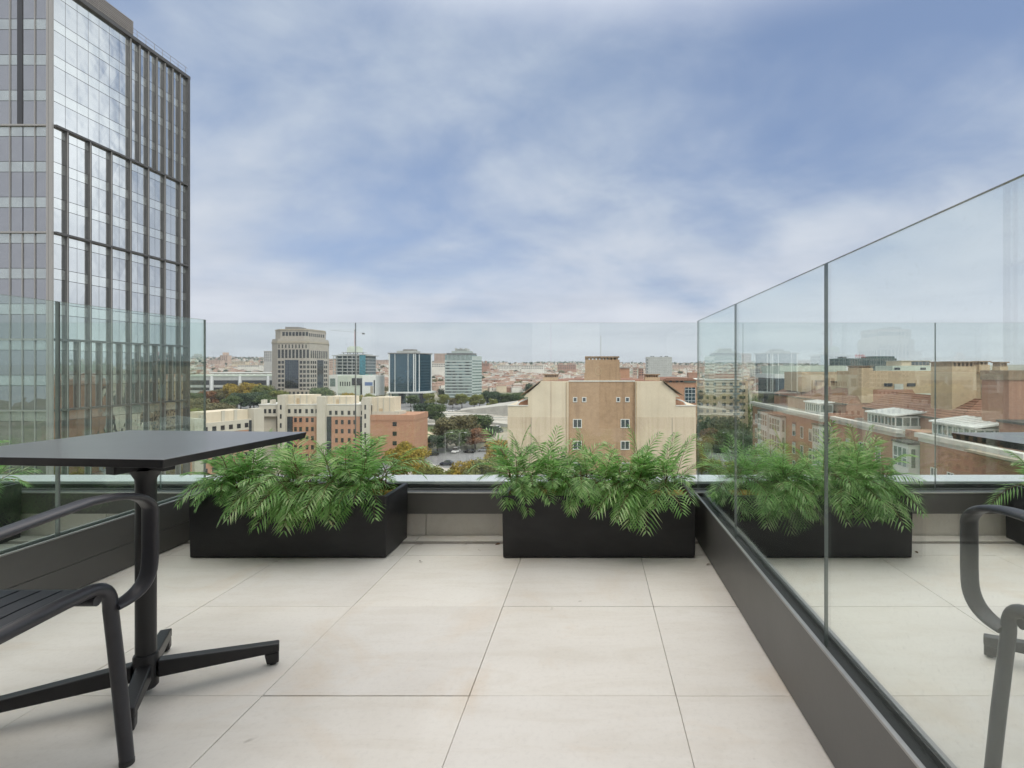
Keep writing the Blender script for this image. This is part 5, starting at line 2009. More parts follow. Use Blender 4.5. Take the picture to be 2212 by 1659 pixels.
    # big beige chimney towers with capped tops
    def stack(x0, x1, ya, yb, zb, zt, caph=0.45):
        s = MB().box(X(x0), X(x1), Yy(ya), Yy(yb), z(zb), z(zt)).build('chimney_tower', M['yellowbrick'], root)
        c = MB()
        n_ = max(3, int((x1 - x0) / 0.42))
        for i in range(n_):
            a = X(x0) + (x1 - x0) * i / n_
            c.box(a + 0.03, a + 0.2, Yy(ya) + 0.02, Yy(yb) - 0.02, z(zt) + 0.001, z(zt) + caph)
        n_ = max(3, int((yb - ya) / 0.42))
        for i in range(n_):
            a = Yy(ya) + (yb - ya) * i / n_
            c.box(X(x0) + 0.01, X(x0) + 0.14, a + 0.03, a + 0.2, z(zt) + 0.002, z(zt) + caph)
        c.box(X(x0) - 0.1, X(x1) + 0.1, Yy(ya) - 0.1, Yy(yb) + 0.1, z(zt) + caph, z(zt) + caph + 0.12)
        c.build('chimney_cap', M['chimney'], s)
    stack(40.0, 42.7, 60.0, 63.8, -4.0, 1.15)
    stack(39.9, 41.6, 80.0, 84.2, -4.2, 1.0, 0.2)
    stack(43.6, 44.8, 60.8, 61.8, 0.5, 1.35, 0.3)
    stack(45.8, 46.7, 60.6, 61.8, 0.3, 1.15, 0.4)
    # penthouse walls
    MB().box(X(42.0), X(50), Yy(62.0), Yy(66), z(-3.0), z(0.6)).build('penthouse_wall', M['yellowbrick'], root)
    MB().box(X(41.7), X(56), Yy(84.4), Yy(92), z(-3.0), z(0.5)).build('penthouse_wall', M['yellowbrick'], root)
    MB().box(X(38.4), X(49), Yy(99), Yy(108), z(-3.4), z(0.2)).build('penthouse_wall', M['yellowbrick'], root)
    MB().box(X(44.7), X(45.5), Yy(61.9), Yy(62.0), z(-2.4), z(-0.9)).build('door', M['blind'], root)
    for xa in (45.6, 49.2):
        MB().box(X(xa), X(xa + 1.3), Yy(84.3), Yy(84.4), z(-1.9), z(-1.4)).build('window', M['dwin'], root)
    MB().box(X(47.2), X(48.6), Yy(84.3), Yy(84.4), z(-3.0), z(-1.5)).build('door', M['blind'], root)
    # small chimneys poking from the far roof
    for xa, ya in ((39.3, 104), (40.4, 97), (41.0, 92)):
        c = MB().box(X(xa), X(xa + 1.3), Yy(ya), Yy(ya + 0.8), z(-4.2), z(-1.5)).build('chimney', M['yellowbrick'], root)
        MB().box(X(xa) - 0.08, X(xa + 1.3) + 0.08, Yy(ya) - 0.08, Yy(ya + 0.8) + 0.08, z(-1.5), z(-1.25)).build('chimney_cap', M['chimney'], c)
    # brick stair head at the frame's right edge
    MB().box(X(38.6), X(44), Yy(50.0), Yy(53.5), z(-6.4), z(-0.15)).build('stair_head', M['redbrick'], root)
    MB().box(X(38.5), X(44.1), Yy(49.9), Yy(53.6), z(-0.15) + 0.002, z(0.75)).build('stair_head_cap', M['chimney'], root)
    MB().box(X(37.6), X(43), Yy(46.5), Yy(49.9), z(-6.4), z(-4.0)).build('attic_wall', M['redbrick'], root)
    MB().box(X(37.4), X(43), Yy(46.3), Yy(50.0), z(-4.0) + 0.002, z(-3.8)).build('flat_roof', M['under'], root)
    MB().box(X(38.4), X(39.4), Yy(46.44), Yy(46.5), z(-6.2), z(-4.4)).build('door', M['blind'], root)
    # low canopy at the near end
    MB().box(X(34.0), X(39.5), Yy(39.0), Yy(49.4), z(-6.62), z(-6.42)).build('canopy', M['beige_dark'], root)
    MB().box(X(34.25), X(39.5), Yy(39.1), Yy(49.3), z(-6.75), z(-6.622)).build('canopy_gutter', M['under'], root)
    MB().box(X(35.4), X(39.5), Yy(38.0), Yy(44.0), 0, z(-6.76)).build('brick_wall', M['redbrick'], root)
    wins(35.4, (42.4,), 1.6, z(-8.6), 1.9, 2, 0, 1.0)

    # white sunrooms on the terraces: things of their own
    def sunroom(x0, x1, ya, yb, zt, rise, label):
        s = empty('sunroom', (x0, ya, z(-6.4) + GZ), 0, label, 'sunroom', 'white glazed sunrooms on the brick block')
        h = zt + 6.4
        w, L = x1 - x0, yb - ya
        MB().box(0, w, 0, L, 0, 0.55).build('base_wall', M['gallery'], s)
        MB().box(0.1, w - 0.05, 0.1, L - 0.05, 0.55, h).build('glazing', M['gglass'], s)
        f = MB()
        ny = int(L / 0.75)
        for i in range(ny + 1):
            y = L * i / ny
            f.box(0.0, 0.12, y - 0.05, y + 0.05, 0.55, h)
        nx = int(w / 0.75)
        for i in range(1, nx + 1):
            xx = w * i / nx
            f.box(xx - 0.05, xx + 0.05, 0.0, 0.12, 0.55, h)
        f.box(-0.02, 0.13, -0.02, L, h - 0.15, h + 0.02)
        f.box(0.13, w, -0.02, 0.13, h - 0.15, h + 0.02)
        f.build('window_frame', M['gallery'], s)
        m = MB()
        m.hexa([(-0.25, -0.25, h + 0.03), (w + 0.2, -0.25, h + rise), (w + 0.2, L + 0.2, h + rise), (-0.25, L + 0.2, h + 0.03),
                (-0.25, -0.25, h + 0.15), (w + 0.2, -0.25, h + rise + 0.12), (w + 0.2, L + 0.2, h + rise + 0.12), (-0.25, L + 0.2, h + 0.15)])
        rf = m.build('roof', M['sunroof'], s)
        rb = MB()
        nr = int(L / 0.8)
        for i in range(nr + 1):
            y = -0.2 + (L + 0.35) * i / nr
            rb.hexa([(-0.25, y, h + 0.151), (w + 0.2, y, h + rise + 0.121), (w + 0.2, y + 0.06, h + rise + 0.121), (-0.25, y + 0.06, h + 0.151),
                     (-0.25, y, h + 0.21), (w + 0.2, y, h + rise + 0.18), (w + 0.2, y + 0.06, h + rise + 0.18), (-0.25, y + 0.06, h + 0.21)])
        rb.build('roof_ribs', M['cap'], rf)
    sunroom(34.95, 37.0, 83.0, 88.6, -4.62, 0.25, 'small white sunroom farthest along the brick block terraces')
    sunroom(35.5, 39.2, 63.3, 69.6, -4.75, 0.5, 'large white sunroom with a pale sloping roof on the middle brick terrace')
    sunroom(35.9, 39.6, 50.6, 57.0, -4.75, 0.55, 'near white sunroom with a ribbed sloping roof, left of the brick stair head')


brick_street()


def right_background():
    # modern pale block
    Y = 190.0
    k = FPX / Y
    root = simple_root('pale_modern_block', 1750, Y, 'pale green modern block with stepped storeys above the tiled roofs', 'building')
    x = lambda u: (u - 1750) / k
    z = lambda v: H - (v - V0) / k - GZ
    MB().box(x(1684), x(1845), 0, 20, 0, z(802)).build('wall', M['green_wh'], root)
    MB().box(x(1683), x(1846), -0.5, 20.5, z(802) + 0.002, z(790)).build('top_storey', M['green_wh'], root)
    MB().box(x(1712), x(1750), -0.1, 0.02, z(807.5), z(803)).build('window', M['dwin'], root)
    MB().box(x(1667), x(1728), -3, 18, z(817), z(808)).build('balcony_storey', M['white_frame'], root)
    MB().box(x(1670), x(1727), -2.5, 17, 0, z(817.1)).build('lower_glazing', M['dglass'], root)
    MB().box(x(1690), x(1692), -2.9, -2.5, 0, z(817.2)).build('pier', M['white_frame'], root)
    MB().box(x(1709), x(1720), 2, 8, z(790), z(785)).build('roof_plant', M['grey_conc'], root)
    for v in (804, 820):
        MB().box(x(1829), x(1834), -0.62, -0.5, z(v + 8), z(v)).build('window', M['dwin'], root)
    MB().box(x(1826), x(1836), -0.56, -0.3, z(850), z(790.5)).build('pier', M['white_frame'], root)
    # dark block on the skyline with small red sign
    Y = 400.0
    k = FPX / Y
    root = simple_root('dark_rooftop_building', 1870, Y, 'dark green building on the skyline with a small red roof sign', 'building')
    x = lambda u: (u - 1870) / k
    z = lambda v: H - (v - V0) / k - GZ
    MB().box(x(1814.5), x(1937), 0, 18, 0, z(774)).build('wall', M['darkgreen'], root)
    MB().box(x(1885), x(1934), 1, 17, z(774) + 0.002, z(769.5)).build('upper_level', M['darkgreen'], root)
    MB().box(x(1820), x(1830), 1, 8, z(774) + 0.002, z(770.5)).build('roof_plant', M['dark_conc'], root)
    c = MB()
    for i in range(24):
        c.box(x(1816 + i * 5), x(1816.8 + i * 5), -0.3, 0, z(790), z(774.5))
    c.build('cladding_fins', M['dark_conc'], root)
    s = MB()
    for i in range(7):
        u = 1853 + i * 3.2
        s.box(x(u), x(u + 0.7), 4, 4.3, z(770), z(765.5 - (i % 2)))
        s.box(x(u), x(u + 2.2), 4, 4.3, z(768.2), z(767.4))
    s.box(x(1852), x(1876), 4.05, 4.2, z(771.5), z(770.8))
    s.build('roof_sign', M['sign_red'], root)
    for i in range(6):
        MB().box(x(1854 + i * 4), x(1854.5 + i * 4), 4.1, 4.4, z(774), z(770.8)).build('sign_post', M['dark_conc'], root)
    # pale plant rooms right
    Y = 230.0
    k = FPX / Y
    root = simple_root('pale_rooftop_building', 1980, Y, 'pale flat roofed building with framed glazing above the beige penthouses', 'building')
    x = lambda u: (u - 1980) / k
    z = lambda v: H - (v - V0) / k - GZ
    MB().box(x(1928), x(2080), 0, 14, 0, z(790)).build('wall', M['green_wh'], root)
    MB().box(x(1950), x(2013), 1, 13, z(790) + 0.002, z(779.5)).build('upper_level', M['h_cream'], root)
    for i in range(5):
        MB().box(x(1972 + i * 8), x(1979 + i * 8), 0.9, 1.0, z(789), z(781)).build('window', M['pane'], root)
    MB().box(x(1948), x(2016), 0.5, 13.5, z(779.5) + 0.002, z(778.5)).build('roof', M['cornice'], root)
    for u in (1902, 1958, 1985):
        MB().box(x(u + 30), x(u + 42), -0.1, 0, z(799), z(794)).build('window', M['dwin'], root)

    # beige apartment block with balconies
    Y = 225.0
    k = FPX / Y
    root = simple_root('balcony_apartment_block', 1560, Y, 'beige brick apartment block with rows of balconies behind the right glass corner', 'apartment block')
    x = lambda u: (u - 1560) / k
    z = lambda v: H - (v - V0) / k - GZ
    MB().box(x(1490), x(1597), 0, 16, 0, z(821)).build('wall', M['yellowbrick'], root)
    MB().box(x(1597) + 0.01, x(1618), 1.5, 16, 0, z(823)).build('wall', M['yellowbrick'], root)
    MB().box(x(1489), x(1598), -0.4, 16.4, z(821) + 0.002, z(818.5)).build('roof', M['cornice'], root)
    MB().box(x(1535), x(1592), 3, 12, z(818.5) + 0.002, z(808)).build('attic', M['redbrick'], root)
    rects = []
    for r in range(9):
        v = 826.5 + r * 14.6
        for a, b in ((1497, 1503), (1509, 1519), (1526, 1531), (1541, 1547), (1560, 1568), (1576, 1583)):
            rects.append((x(a), x(b), z(v + 6.5), z(v)))
    st = [0]
    add_windows(root, (0, 0, 0), (1, 0, 0), (0, -1, 0), rects, M['dwin'], name='window', depth=0.08, state=st)
    for r in range(9):
        v = 833.5 + r * 14.6
        MB().box(x(1584), x(1596.5), -1.1, 0, z(v + 4), z(v)).build('balcony', M['gglass'], root)
        MB().box(x(1505), x(1522), -1.0, 0, z(v + 3.6), z(v)).build('balcony', M['yellowbrick'], root)
        MB().box(x(1598), x(1612), 1.3, 1.5, z(v - 1), z(v - 7)).build('window', M['dwin'], root)
    # orange brick block right behind the gabled one
    Y = 140.0
    k = FPX / Y
    root = simple_root('orange_brick_block', 1465, Y, 'orange brick block with a tiled roof and blue glazed corner behind the gabled block', 'building')
    x = lambda u: (u - 1465) / k
    z = lambda v: H - (v - V0) / k - GZ
    MB().box(x(1425), x(1504), 0, 14, 0, z(826)).build('wall', M['terracotta'], root)
    m = MB()
    m.profile([(x(1428), z(822)), (x(1506), z(822)), (x(1496), z(817)), (x(1466), z(815.5)), (x(1440), z(816))], -0.6, 14.5)
    m.build('roof', M['roof'], root, fix=True)
    MB().box(x(1432), x(1504), 0.5, 13, z(826) + 0.002, z(822)).build('attic_wall', M['terracotta'], root)
    add_windows(root, (0, 0.5, 0), (1, 0, 0), (0, -1, 0), [(x(a), x(a + 6), z(825.8), z(822.6)) for a in (1446, 1460, 1470)], M['dwin'], depth=0.06)
    MB().box(x(1479), x(1502), -0.1, 0.02, z(870), z(837)).build('glazed_corner', M['bglass'], root)
    f = MB()
    for i in range(4):
        f.box(x(1479 + i * 7.5), x(1479.6 + i * 7.5), -0.16, -0.1, z(870), z(837))
    for i in range(4):
        f.box(x(1479), x(1502), -0.16, -0.101, z(842 + i * 8), z(841.3 + i * 8))
    f.build('glazing_bars', M['white_frame'], root)
    MB().box(x(1478), x(1503), -0.3, 6, z(826), z(823.6)).build('window', M['gglass'], root)
    # small orange pavilion on a roof farther back
    Y = 320.0
    k = FPX / Y
    root = simple_root('orange_rooftop_house', 1497, Y, 'bright orange rooftop house behind the orange brick block', 'building')
    MB().box(-2.5, 4.2, 0, 6, 0, H - (806 - V0) / k - GZ).build('wall', M['h_brick'], root)
    MB().prism([(-2.6, -0.1), (4.3, -0.1), (4.3, 6.1), (-2.6, 6.1)], H - (806 - V0) / k - GZ, H - (804.6 - V0) / k - GZ).build('roof', M['terracotta'], root)


right_background()


# ------------------------------------------------------------------ bigger blocks on the skyline
def skyline_block(u0, u1, vt, Y, mt, label, dep=18, rows=3, cols=8, topbox=None, name='hillside_block'):
    k = FPX / Y
    uc = (u0 + u1) / 2
    xc = XU(uc, Y)
    zg = terr(xc, Y) - 3
    root = empty(name, (xc, Y, zg), 0, label, 'building', 'larger blocks on the skyline')
    zt = H - (vt - V0) / k - zg
    w = (u1 - u0) / 2 / k
    MB().box(-w, w, 0, dep, 0, zt).build('wall', mt, root)
    MB().box(-w - 0.5, w + 0.5, -0.5, dep + 0.5, zt + 0.002, zt + 0.8).build('roof', M['h_roof2'], root)
    if rows:
        rects = []
        for r in range(rows):
            for c in range(cols):
                a = -w + 2 * w * (c + 0.25) / cols
                rects.append((a, a + 2 * w / cols * 0.5, zt - 3.2 - r * 3.6, zt - 1.4 - r * 3.6))
        add_windows(root, (0, 0, 0), (1, 0, 0), (0, -1, 0), rects, M['dwin'], depth=0.15, cap=40)
    if topbox:
        for a, b, h in topbox:
            MB().box(-w + 2 * w * a, -w + 2 * w * b, 2, dep - 2, zt + 0.8, zt + 0.8 + h).build('roof_room', mt, root)


skyline_block(570, 587, 759, 1150, M['h_grey'], 'grey slab block on the hill just left of the beige tower', 20, 6, 4)
skyline_block(475, 491, 768, 1700, M['h_pink'], 'pinkish tower block with a small top on the left hill', 20, 5, 4, [(0.3, 0.7, 9)])
skyline_block(449, 476, 778, 1650, M['h_pink'], 'wide pinkish block left of the tower block on the left hill', 20, 3, 8)
skyline_block(414, 433, 769, 2600, M['h_grey'], 'hazy grey block at the far left of the skyline', 25, 4, 4, [(0.2, 0.8, 10)])
skyline_block(500, 530, 781, 1500, M['h_cream'], 'cream school like block in the middle of the left hill', 18, 2, 9)
skyline_block(514, 560, 789, 1250, M['h_white'], 'long white hall roof below the left hill woods', 16, 1, 10)
skyline_block(709, 722, 776, 900, M['h_pink'], 'pinkish block between the beige tower and the unfinished one', 18, 5, 4)
skyline_block(800, 840, 778, 1900, M['h_pink'], 'reddish terrace block on the hill left of the blue tower', 18, 3, 12)
skyline_block(938, 965, 764, 1500, M['h_pink'], 'reddish slab block on the hill between the blue and banded towers', 16, 6, 9)
skyline_block(923, 962, 785, 1050, M['h_white'], 'white stepped block left of the banded tower', 18, 2, 8)
skyline_block(1034, 1056, 785, 1400, M['h_brick'], 'brick block with two vents just right of the banded tower', 18, 2, 6, [(0.1, 0.25, 6), (0.6, 0.7, 6)])
skyline_block(1074, 1122, 790, 1350, M['h_white'], 'long white block on the skyline left of the larger white one', 18, 2, 14)
skyline_block(1126, 1174, 790, 1200, M['h_white'], 'long white block with grey frames on the skyline', 18, 2, 12)
skyline_block(1204, 1244, 788, 1300, M['h_brick'], 'brick block with an uneven top on the skyline left of the gable tower', 18, 3, 10, [(0.05, 0.3, 3), (0.5, 0.8, 3)])
skyline_block(1339, 1360, 795.5, 300, M['terracotta'], 'orange brick roof block right of the gable tower', 8, 0, 4)
skyline_block(1368, 1376, 794, 800, M['h_pink'], 'narrow pinkish block left of the grey slab tower', 10, 3, 2)
skyline_block(1380, 1390, 796, 820, M['h_brick'], 'narrow brick block next to the grey slab tower', 10, 3, 2)
skyline_block(1454, 1500, 789, 1700, M['h_pink'], 'reddish housing row on the skyline right of the grey slab tower', 16, 2, 14)
skyline_block(1625, 1642, 797, 900, M['h_grey'], 'small grey green block on the skyline behind the right glass', 14, 3, 4)


# ------------------------------------------------------------------ hillside houses
def house_mesh(name, w, d, h, rh, wallm, roofm, flat=False):
    m = MB()
    m.mi = 0
    m.box(-w / 2, w / 2, -d / 2, d / 2, -3, h)
    m.mi = 2
    for i in (-1, 1):
        m.box(i * w / 4 - 0.6, i * w / 4 + 0.6, -d / 2 - 0.06, -d / 2 + 0.02, h * 0.45, h * 0.45 + 1.3)
        if h > 6:
            m.box(i * w / 4 - 0.6, i * w / 4 + 0.6, -d / 2 - 0.06, -d / 2 + 0.02, h * 0.8, h * 0.8 + 1.1)
    m.mi = 1
    if flat:
        m.box(-w / 2 - 0.2, w / 2 + 0.2, -d / 2 - 0.2, d / 2 + 0.2, h + 0.01, h + 0.4)
        m.box(-w / 6, w / 4, -d / 4, d / 4, h + 0.4, h + 2.2)
    else:
        e = 0.4
        a = [(-w / 2 - e, -d / 2 - e, h), (w / 2 + e, -d / 2 - e, h), (w / 2 + e, d / 2 + e, h), (-w / 2 - e, d / 2 + e, h)]
        r0, r1 = (-w / 2 + rh * 0.8, 0, h + rh), (w / 2 - rh * 0.8, 0, h + rh)
        m.quad(a[0], a[1], r1, r0)
        m.quad(a[2], a[3], r0, r1)
        m.poly([a[1], a[2], r1])
        m.poly([a[3], a[0], r0])
        m.poly([a[3], a[2], a[1], a[0]])
    me_o = m.build(name, [M[wallm], M[roofm], M['dwin']])
    return me_o


def houses():
    rnd = random.Random(77)
    kinds = [
        ('small white house with a red tiled roof on the far hillside', 'white houses with red roofs on the hillside', 11, 9, 6.2, 2.4, 'h_white', 'h_roof', False),
        ('cream house with a red tiled roof on the far hillside', 'cream houses with red roofs on the hillside', 13, 9, 7.2, 2.6, 'h_cream', 'h_roof', False),
        ('pinkish house with a red tiled roof on the far hillside', 'pinkish houses on the hillside', 14, 10, 8.5, 2.4, 'h_pink', 'h_roof', False),
        ('red brick flat roofed house on the far hillside', 'brick houses on the hillside', 15, 11, 9.5, 0, 'h_brick', 'h_roof2', True),
        ('white flat roofed house on the far hillside', 'white flat roofed houses on the hillside', 16, 11, 7.5, 0, 'h_white', 'h_roof2', True),
    ]
    protos = []
    for lab, grp, w, d, h, rh, wm, rm, fl in kinds:
        o = house_mesh('hillside_house', w, d, h, rh, wm, rm, fl)
        tag(o, lab, 'house', grp)
        protos.append([o, False])
    n = 0
    zones = [(412, 585, 640, 2300, 82), (795, 838, 620, 2000, 34), (916, 960, 620, 1500, 34), (1034, 1240, 640, 1700, 96), (1385, 1500, 650, 1900, 22), (1625, 1680, 500, 1500, 22)]
    for ua, ub, ya, yb, cnt in zones:
        for i in range(cnt):
            Y = ya * (yb / ya) ** ((i + rnd.random()) / cnt)
            u = rnd.uniform(ua, ub)
            x = XU(u, Y)
            r = rnd.random()
            ki = 0 if r < 0.30 else 1 if r < 0.54 else 2 if r < 0.68 else 3 if r < 0.78 else 4
            p = protos[ki]
            if not p[1]:
                o = p[0]
                p[1] = True
            else:
                o = p[0].copy()
                COL.objects.link(o)
            s = rnd.uniform(0.62, 1.05)
            o.scale = (s * rnd.uniform(0.9, 1.4), s, s * rnd.uniform(0.85, 1.15))
            o.location = (x, Y, terr(x, Y) - 0.5)
            o.rotation_euler = (0, 0, rnd.uniform(-0.6, 0.6))
            n += 1


houses()


def far_town():
    """the packed small houses behind the nearest ones: far past counting, one object"""
    rnd = random.Random(31)
    m = MB()
    ms = ['h_white', 'h_cream', 'h_pink', 'h_brick', 'h_grey', 'h_roof', 'h_roof2']
    for i in range(3000):
        Y = 640 * (3000 / 640) ** rnd.random()
        t = rnd.uniform(-0.76, 0.36)
        x = t * Y
        zg = terr(x, Y)
        if noise.noise(Vector((x / 150, Y / 150, 7))) > 0.22:
            continue
        w, d, h = rnd.uniform(5, 13), rnd.uniform(5, 9), rnd.uniform(4.5, 9)
        a = rnd.uniform(-0.5, 0.5)
        dd, nn = Vector((cos(a), sin(a), 0)), Vector((-sin(a), cos(a), 0))
        o = Vector((x, Y, zg))
        m.mi = rnd.choice([0, 0, 0, 1, 1, 2, 3, 4])
        m.obox(o, dd, nn, -w / 2, w / 2, -d / 2, d / 2, -3, h)
        m.mi = rnd.choice([5, 5, 6])
        e = 0.3
        c = [o + dd * (s1 * (w / 2 + e)) + nn * (s2 * (d / 2 + e)) + Vector((0, 0, h + 0.02)) for s1, s2 in ((-1, -1), (1, -1), (1, 1), (-1, 1))]
        r0 = o - dd * (w * 0.3) + Vector((0, 0, h + 1.9))
        r1 = o + dd * (w * 0.3) + Vector((0, 0, h + 1.9))
        m.quad(c[0], c[1], r1, r0)
        m.quad(c[2], c[3], r0, r1)
        m.poly([c[1], c[2], r1])
        m.poly([c[3], c[0], r0])
    o = m.build('distant_town', [M[k] for k in ms])
    tag(o, 'dense mass of tiny white and terracotta houses covering the far slopes', 'town', kind='stuff')


far_town()

# ------------------------------------------------------------------ trees
def crown_mesh(name, seed, n, leaf, shape='round', mt=None):
    """unit crown: about 1 wide radius .5, z from .25 to 1"""
    rnd = random.Random(seed)
    m = MB()
    lobes = []
    if shape == 'cone':
        for i in range(9):
            t = i / 8
            lobes.append((Vector((rnd.uniform(-.03, .03), rnd.uniform(-.03, .03), 0.12 + 0.85 * t)), 0.17 * (1 - t) + 0.02, 0.10))
    else:
        k = 15
        for i in range(k):
            a = rnd.uniform(0, 2 * pi)
            zc = rnd.uniform(0.36, 0.86)
            wmax = 0.36 * math.sqrt(max(0.05, 1 - ((zc - 0.56) / 0.42) ** 2))
            r = rnd.uniform(0.25, 1.0) * wmax
            lobes.append((Vector((cos(a) * r, sin(a) * r, zc)), rnd.uniform(0.12, 0.20), rnd.uniform(0.10, 0.16)))
        lobes.append((Vector((0, 0, 0.6)), 0.28, 0.26))
    tot = sum(l[1] ** 2 for l in lobes)
    for c, rr, rz in lobes:
        cnt = int(n * rr * rr / tot)
        for i in range(cnt):
            # points near the lobe's shell, some inside
            v = Vector((rnd.gauss(0, 1), rnd.gauss(0, 1), rnd.gauss(0, 1)))
            v.normalize()
            rad = rnd.uniform(0.55, 1.08)
            p = c + Vector((v.x * rr * rad, v.y * rr * rad, v.z * rz * rad))
            nrm = (v + Vector((rnd.gauss(0, .6), rnd.gauss(0, .6), rnd.gauss(0.3, .6)))).normalized()
            a = nrm.orthogonal().normalized()
            a = (Matrix.Rotation(rnd.uniform(0, 2 * pi), 3, nrm) @ a)
            b = nrm.cross(a)
            s = leaf * rnd.uniform(0.6, 1.35)
            q = [p + a * s * 0.5 + b * s * 0.15, p + b * s * 0.5 - a * s * 0.2, p - a * s * 0.5 - b * s * 0.1, p - b * s * 0.45 + a * s * 0.15]
            m.quad(*q)
    me = bpy.data.meshes.new(name)
    me.from_pydata(m.v, [], m.f)
    me.materials.append(M['lf_green'])
    me.update()
    return me


def trunk_mesh(seed, shape='round'):
    rnd = random.Random(seed)
    m = MB()
    if shape == 'cone':
        m.tube([(0, 0, -0.02), (0, 0, 0.9)], [0.02, 0.004], 6)
    else:
        m.tube([(0, 0, -0.03), (0.01, 0.005, 0.18), (-0.008, 0.01, 0.34), (0.0, 0.0, 0.62)], [0.028, 0.022, 0.018, 0.006], 8)
        for i in range(7):
            a = i * 0.9 + rnd.uniform(-.3, .3)
            z0 = rnd.uniform(0.22, 0.42)
            L = rnd.uniform(0.18, 0.32)
            m.tube([(0, 0, z0), (cos(a) * L * 0.5, sin(a) * L * 0.5, z0 + 0.13), (cos(a) * L, sin(a) * L, z0 + 0.30)], [0.011, 0.008, 0.003], 5)
    me = bpy.data.meshes.new('trunk')
    me.from_pydata(m.v, [], m.f)
    me.materials.append(M['bark'])
    me.polygons.foreach_set('use_smooth', [True] * len(me.polygons))
    me.update()
    return me


CROWN = {
    'near': [crown_mesh('crown', s, 5200, 0.040) for s in (1, 2, 3)],
    'far': [crown_mesh('crown', s + 20, 1500, 0.060) for s in (1, 2, 3)],
    'cone': [crown_mesh('crown', 40, 1500, 0.045, 'cone')],
}
TRUNK = {'near': [trunk_mesh(s) for s in (1, 2, 3)], 'far': [trunk_mesh(s) for s in (4, 5, 6)], 'cone': [trunk_mesh(9, 'cone')]}
trnd = random.Random(5)


def tree(x, y, zg, h, w, matn, kind, label, group, idx=None, name='broadleaf_tree'):
    i = trnd.randrange(len(CROWN[kind])) if idx is None else idx
    root = empty(name, (x, y, zg), trnd.uniform(0, 6.28), label, 'tree', group)
    root.scale = (w, w, h)
    c = bpy.data.objects.new('crown', CROWN[kind][i])
    t = bpy.data.objects.new('trunk', TRUNK[kind][i])
    for o in (c, t):
        COL.objects.link(o)
        o.parent = root
    c.material_slots[0].link = 'OBJECT'
    c.material_slots[0].material = M[matn]
    return root


def tree_uv(u, vt, Y, w, matn, kind, label, group, zg=GZ, name='broadleaf_tree'):
    """tree whose top shows at (u, vt), Y metres away"""
    x = XU(u, Y)
    top = ZV(vt, Y)
    return tree(x, Y, zg, (top - zg) * 1.0, w, matn, kind, label, group, name=name)


G1 = 'trees in the park behind the parapet'
tree_uv(918, 868, 290, 17, 'lf_dark', 'near', 'dark green tree standing alone at the edge of the park, left one of the pair', G1)
tree_uv(941, 870, 286, 14, 'lf_green', 'near', 'green tree leaning against the dark one at the edge of the park', G1)
tree_uv(965, 900, 208, 15, 'lf_olive', 'near', 'olive brown tree at the left of the park clump', G1)
tree_uv(995, 893, 214, 17, 'lf_olive', 'near', 'tall olive brown tree in the middle of the park clump', G1)
tree_uv(1030, 893, 222, 17, 'lf_green', 'near', 'tall green tree at the right top of the park clump', G1)
tree_uv(1048, 912, 224, 15, 'lf_dark', 'near', 'dark green tree at the right edge of the park clump', G1)
tree_uv(1026, 922, 205, 14, 'lf_rust', 'near', 'rust tinged tree low in the right of the park clump', G1)
tree_uv(985, 925, 200, 13, 'lf_green', 'near', 'low green tree in the front middle of the park clump', G1)
tree_uv(945, 938, 198, 11, 'lf_dark', 'near', 'low dark tree at the front left of the park clump', G1)
tree_uv(916, 945, 205, 8.5, 'lf_yellow', 'near', 'small yellow green tree beside the sandy path', G1)
tree_uv(1078, 946, 150, 11, 'lf_yellow', 'near', 'golden tree beside the corner of the gabled block', G1)
tree_uv(946, 868.5 + 8, 330, 5.5, 'lf_dark', 'cone', 'small dark conifer beside the flat terracotta roof', G1, name='conifer_tree')
tree_uv(888, 877, 330, 5, 'lf_dark', 'cone', 'tiny dark conifer behind the roof room at the right of the terracotta block', G1, name='conifer_tree')
G2 = 'yellowing street trees below the parapet'
tree_uv(868, 948, 140, 10, 'lf_yellow', 'near', 'golden tree behind the right palm of the left planter', G2)
tree_uv(896, 962, 138, 10, 'lf_yellow', 'near', 'golden tree farther right behind the left planter', G2)
tree_uv(925, 1000, 120, 9, 'lf_lime', 'near', 'lime green tree top at the left of the planter gap', G2)
tree_uv(962, 1009, 112, 8, 'lf_lime', 'near', 'low lime tree top in the left half of the planter gap', G2)
tree_uv(1000, 990, 125, 9.5, 'lf_yellow', 'near', 'yellow tree top in the middle of the planter gap', G2)
tree_uv(1035, 988, 128, 10, 'lf_yellow', 'near', 'yellow green tree top right of the middle in the planter gap', G2)
tree_uv(1064, 984, 118, 11, 'lf_lime', 'near', 'lime tree top at the right of the planter gap', G2)
tree_uv(985, 1010, 100, 8, 'lf_yellow', 'near', 'lowest yellow tree top just above the ledge', G2)
tree_uv(1022, 1008, 98, 9, 'lf_lime', 'near', 'lowest lime tree top just above the ledge', G2)
G3 = 'trees behind the right side glass'
tree_uv(1525, 905, 165, 13, 'lf_dark', 'near', 'dark tree in front of the balcony block, leftmost', G3)
tree_uv(1556, 895, 160, 14, 'lf_dark', 'near', 'tall dark tree in front of the middle of the balcony block', G3)
tree_uv(1590, 905, 158, 14, 'lf_green', 'near', 'green tree in front of the balcony block beside the brick block', G3)
tree_uv(1612, 925, 150, 12, 'lf_dark', 'near', 'dark tree tucked against the corner of the brick block', G3)
tree_uv(1516, 935, 145, 10, 'lf_lime', 'near', 'lime tree beside the gabled block\'s right corner', G3)
tree_uv(1617, 838, 260, 5, 'lf_dark', 'cone', 'thin dark cypress left of the brick block roof', G3, name='conifer_tree')
tree_uv(1603, 858, 250, 10, 'lf_lime', 'far', 'pale green tree left of the brick block roof', G3)
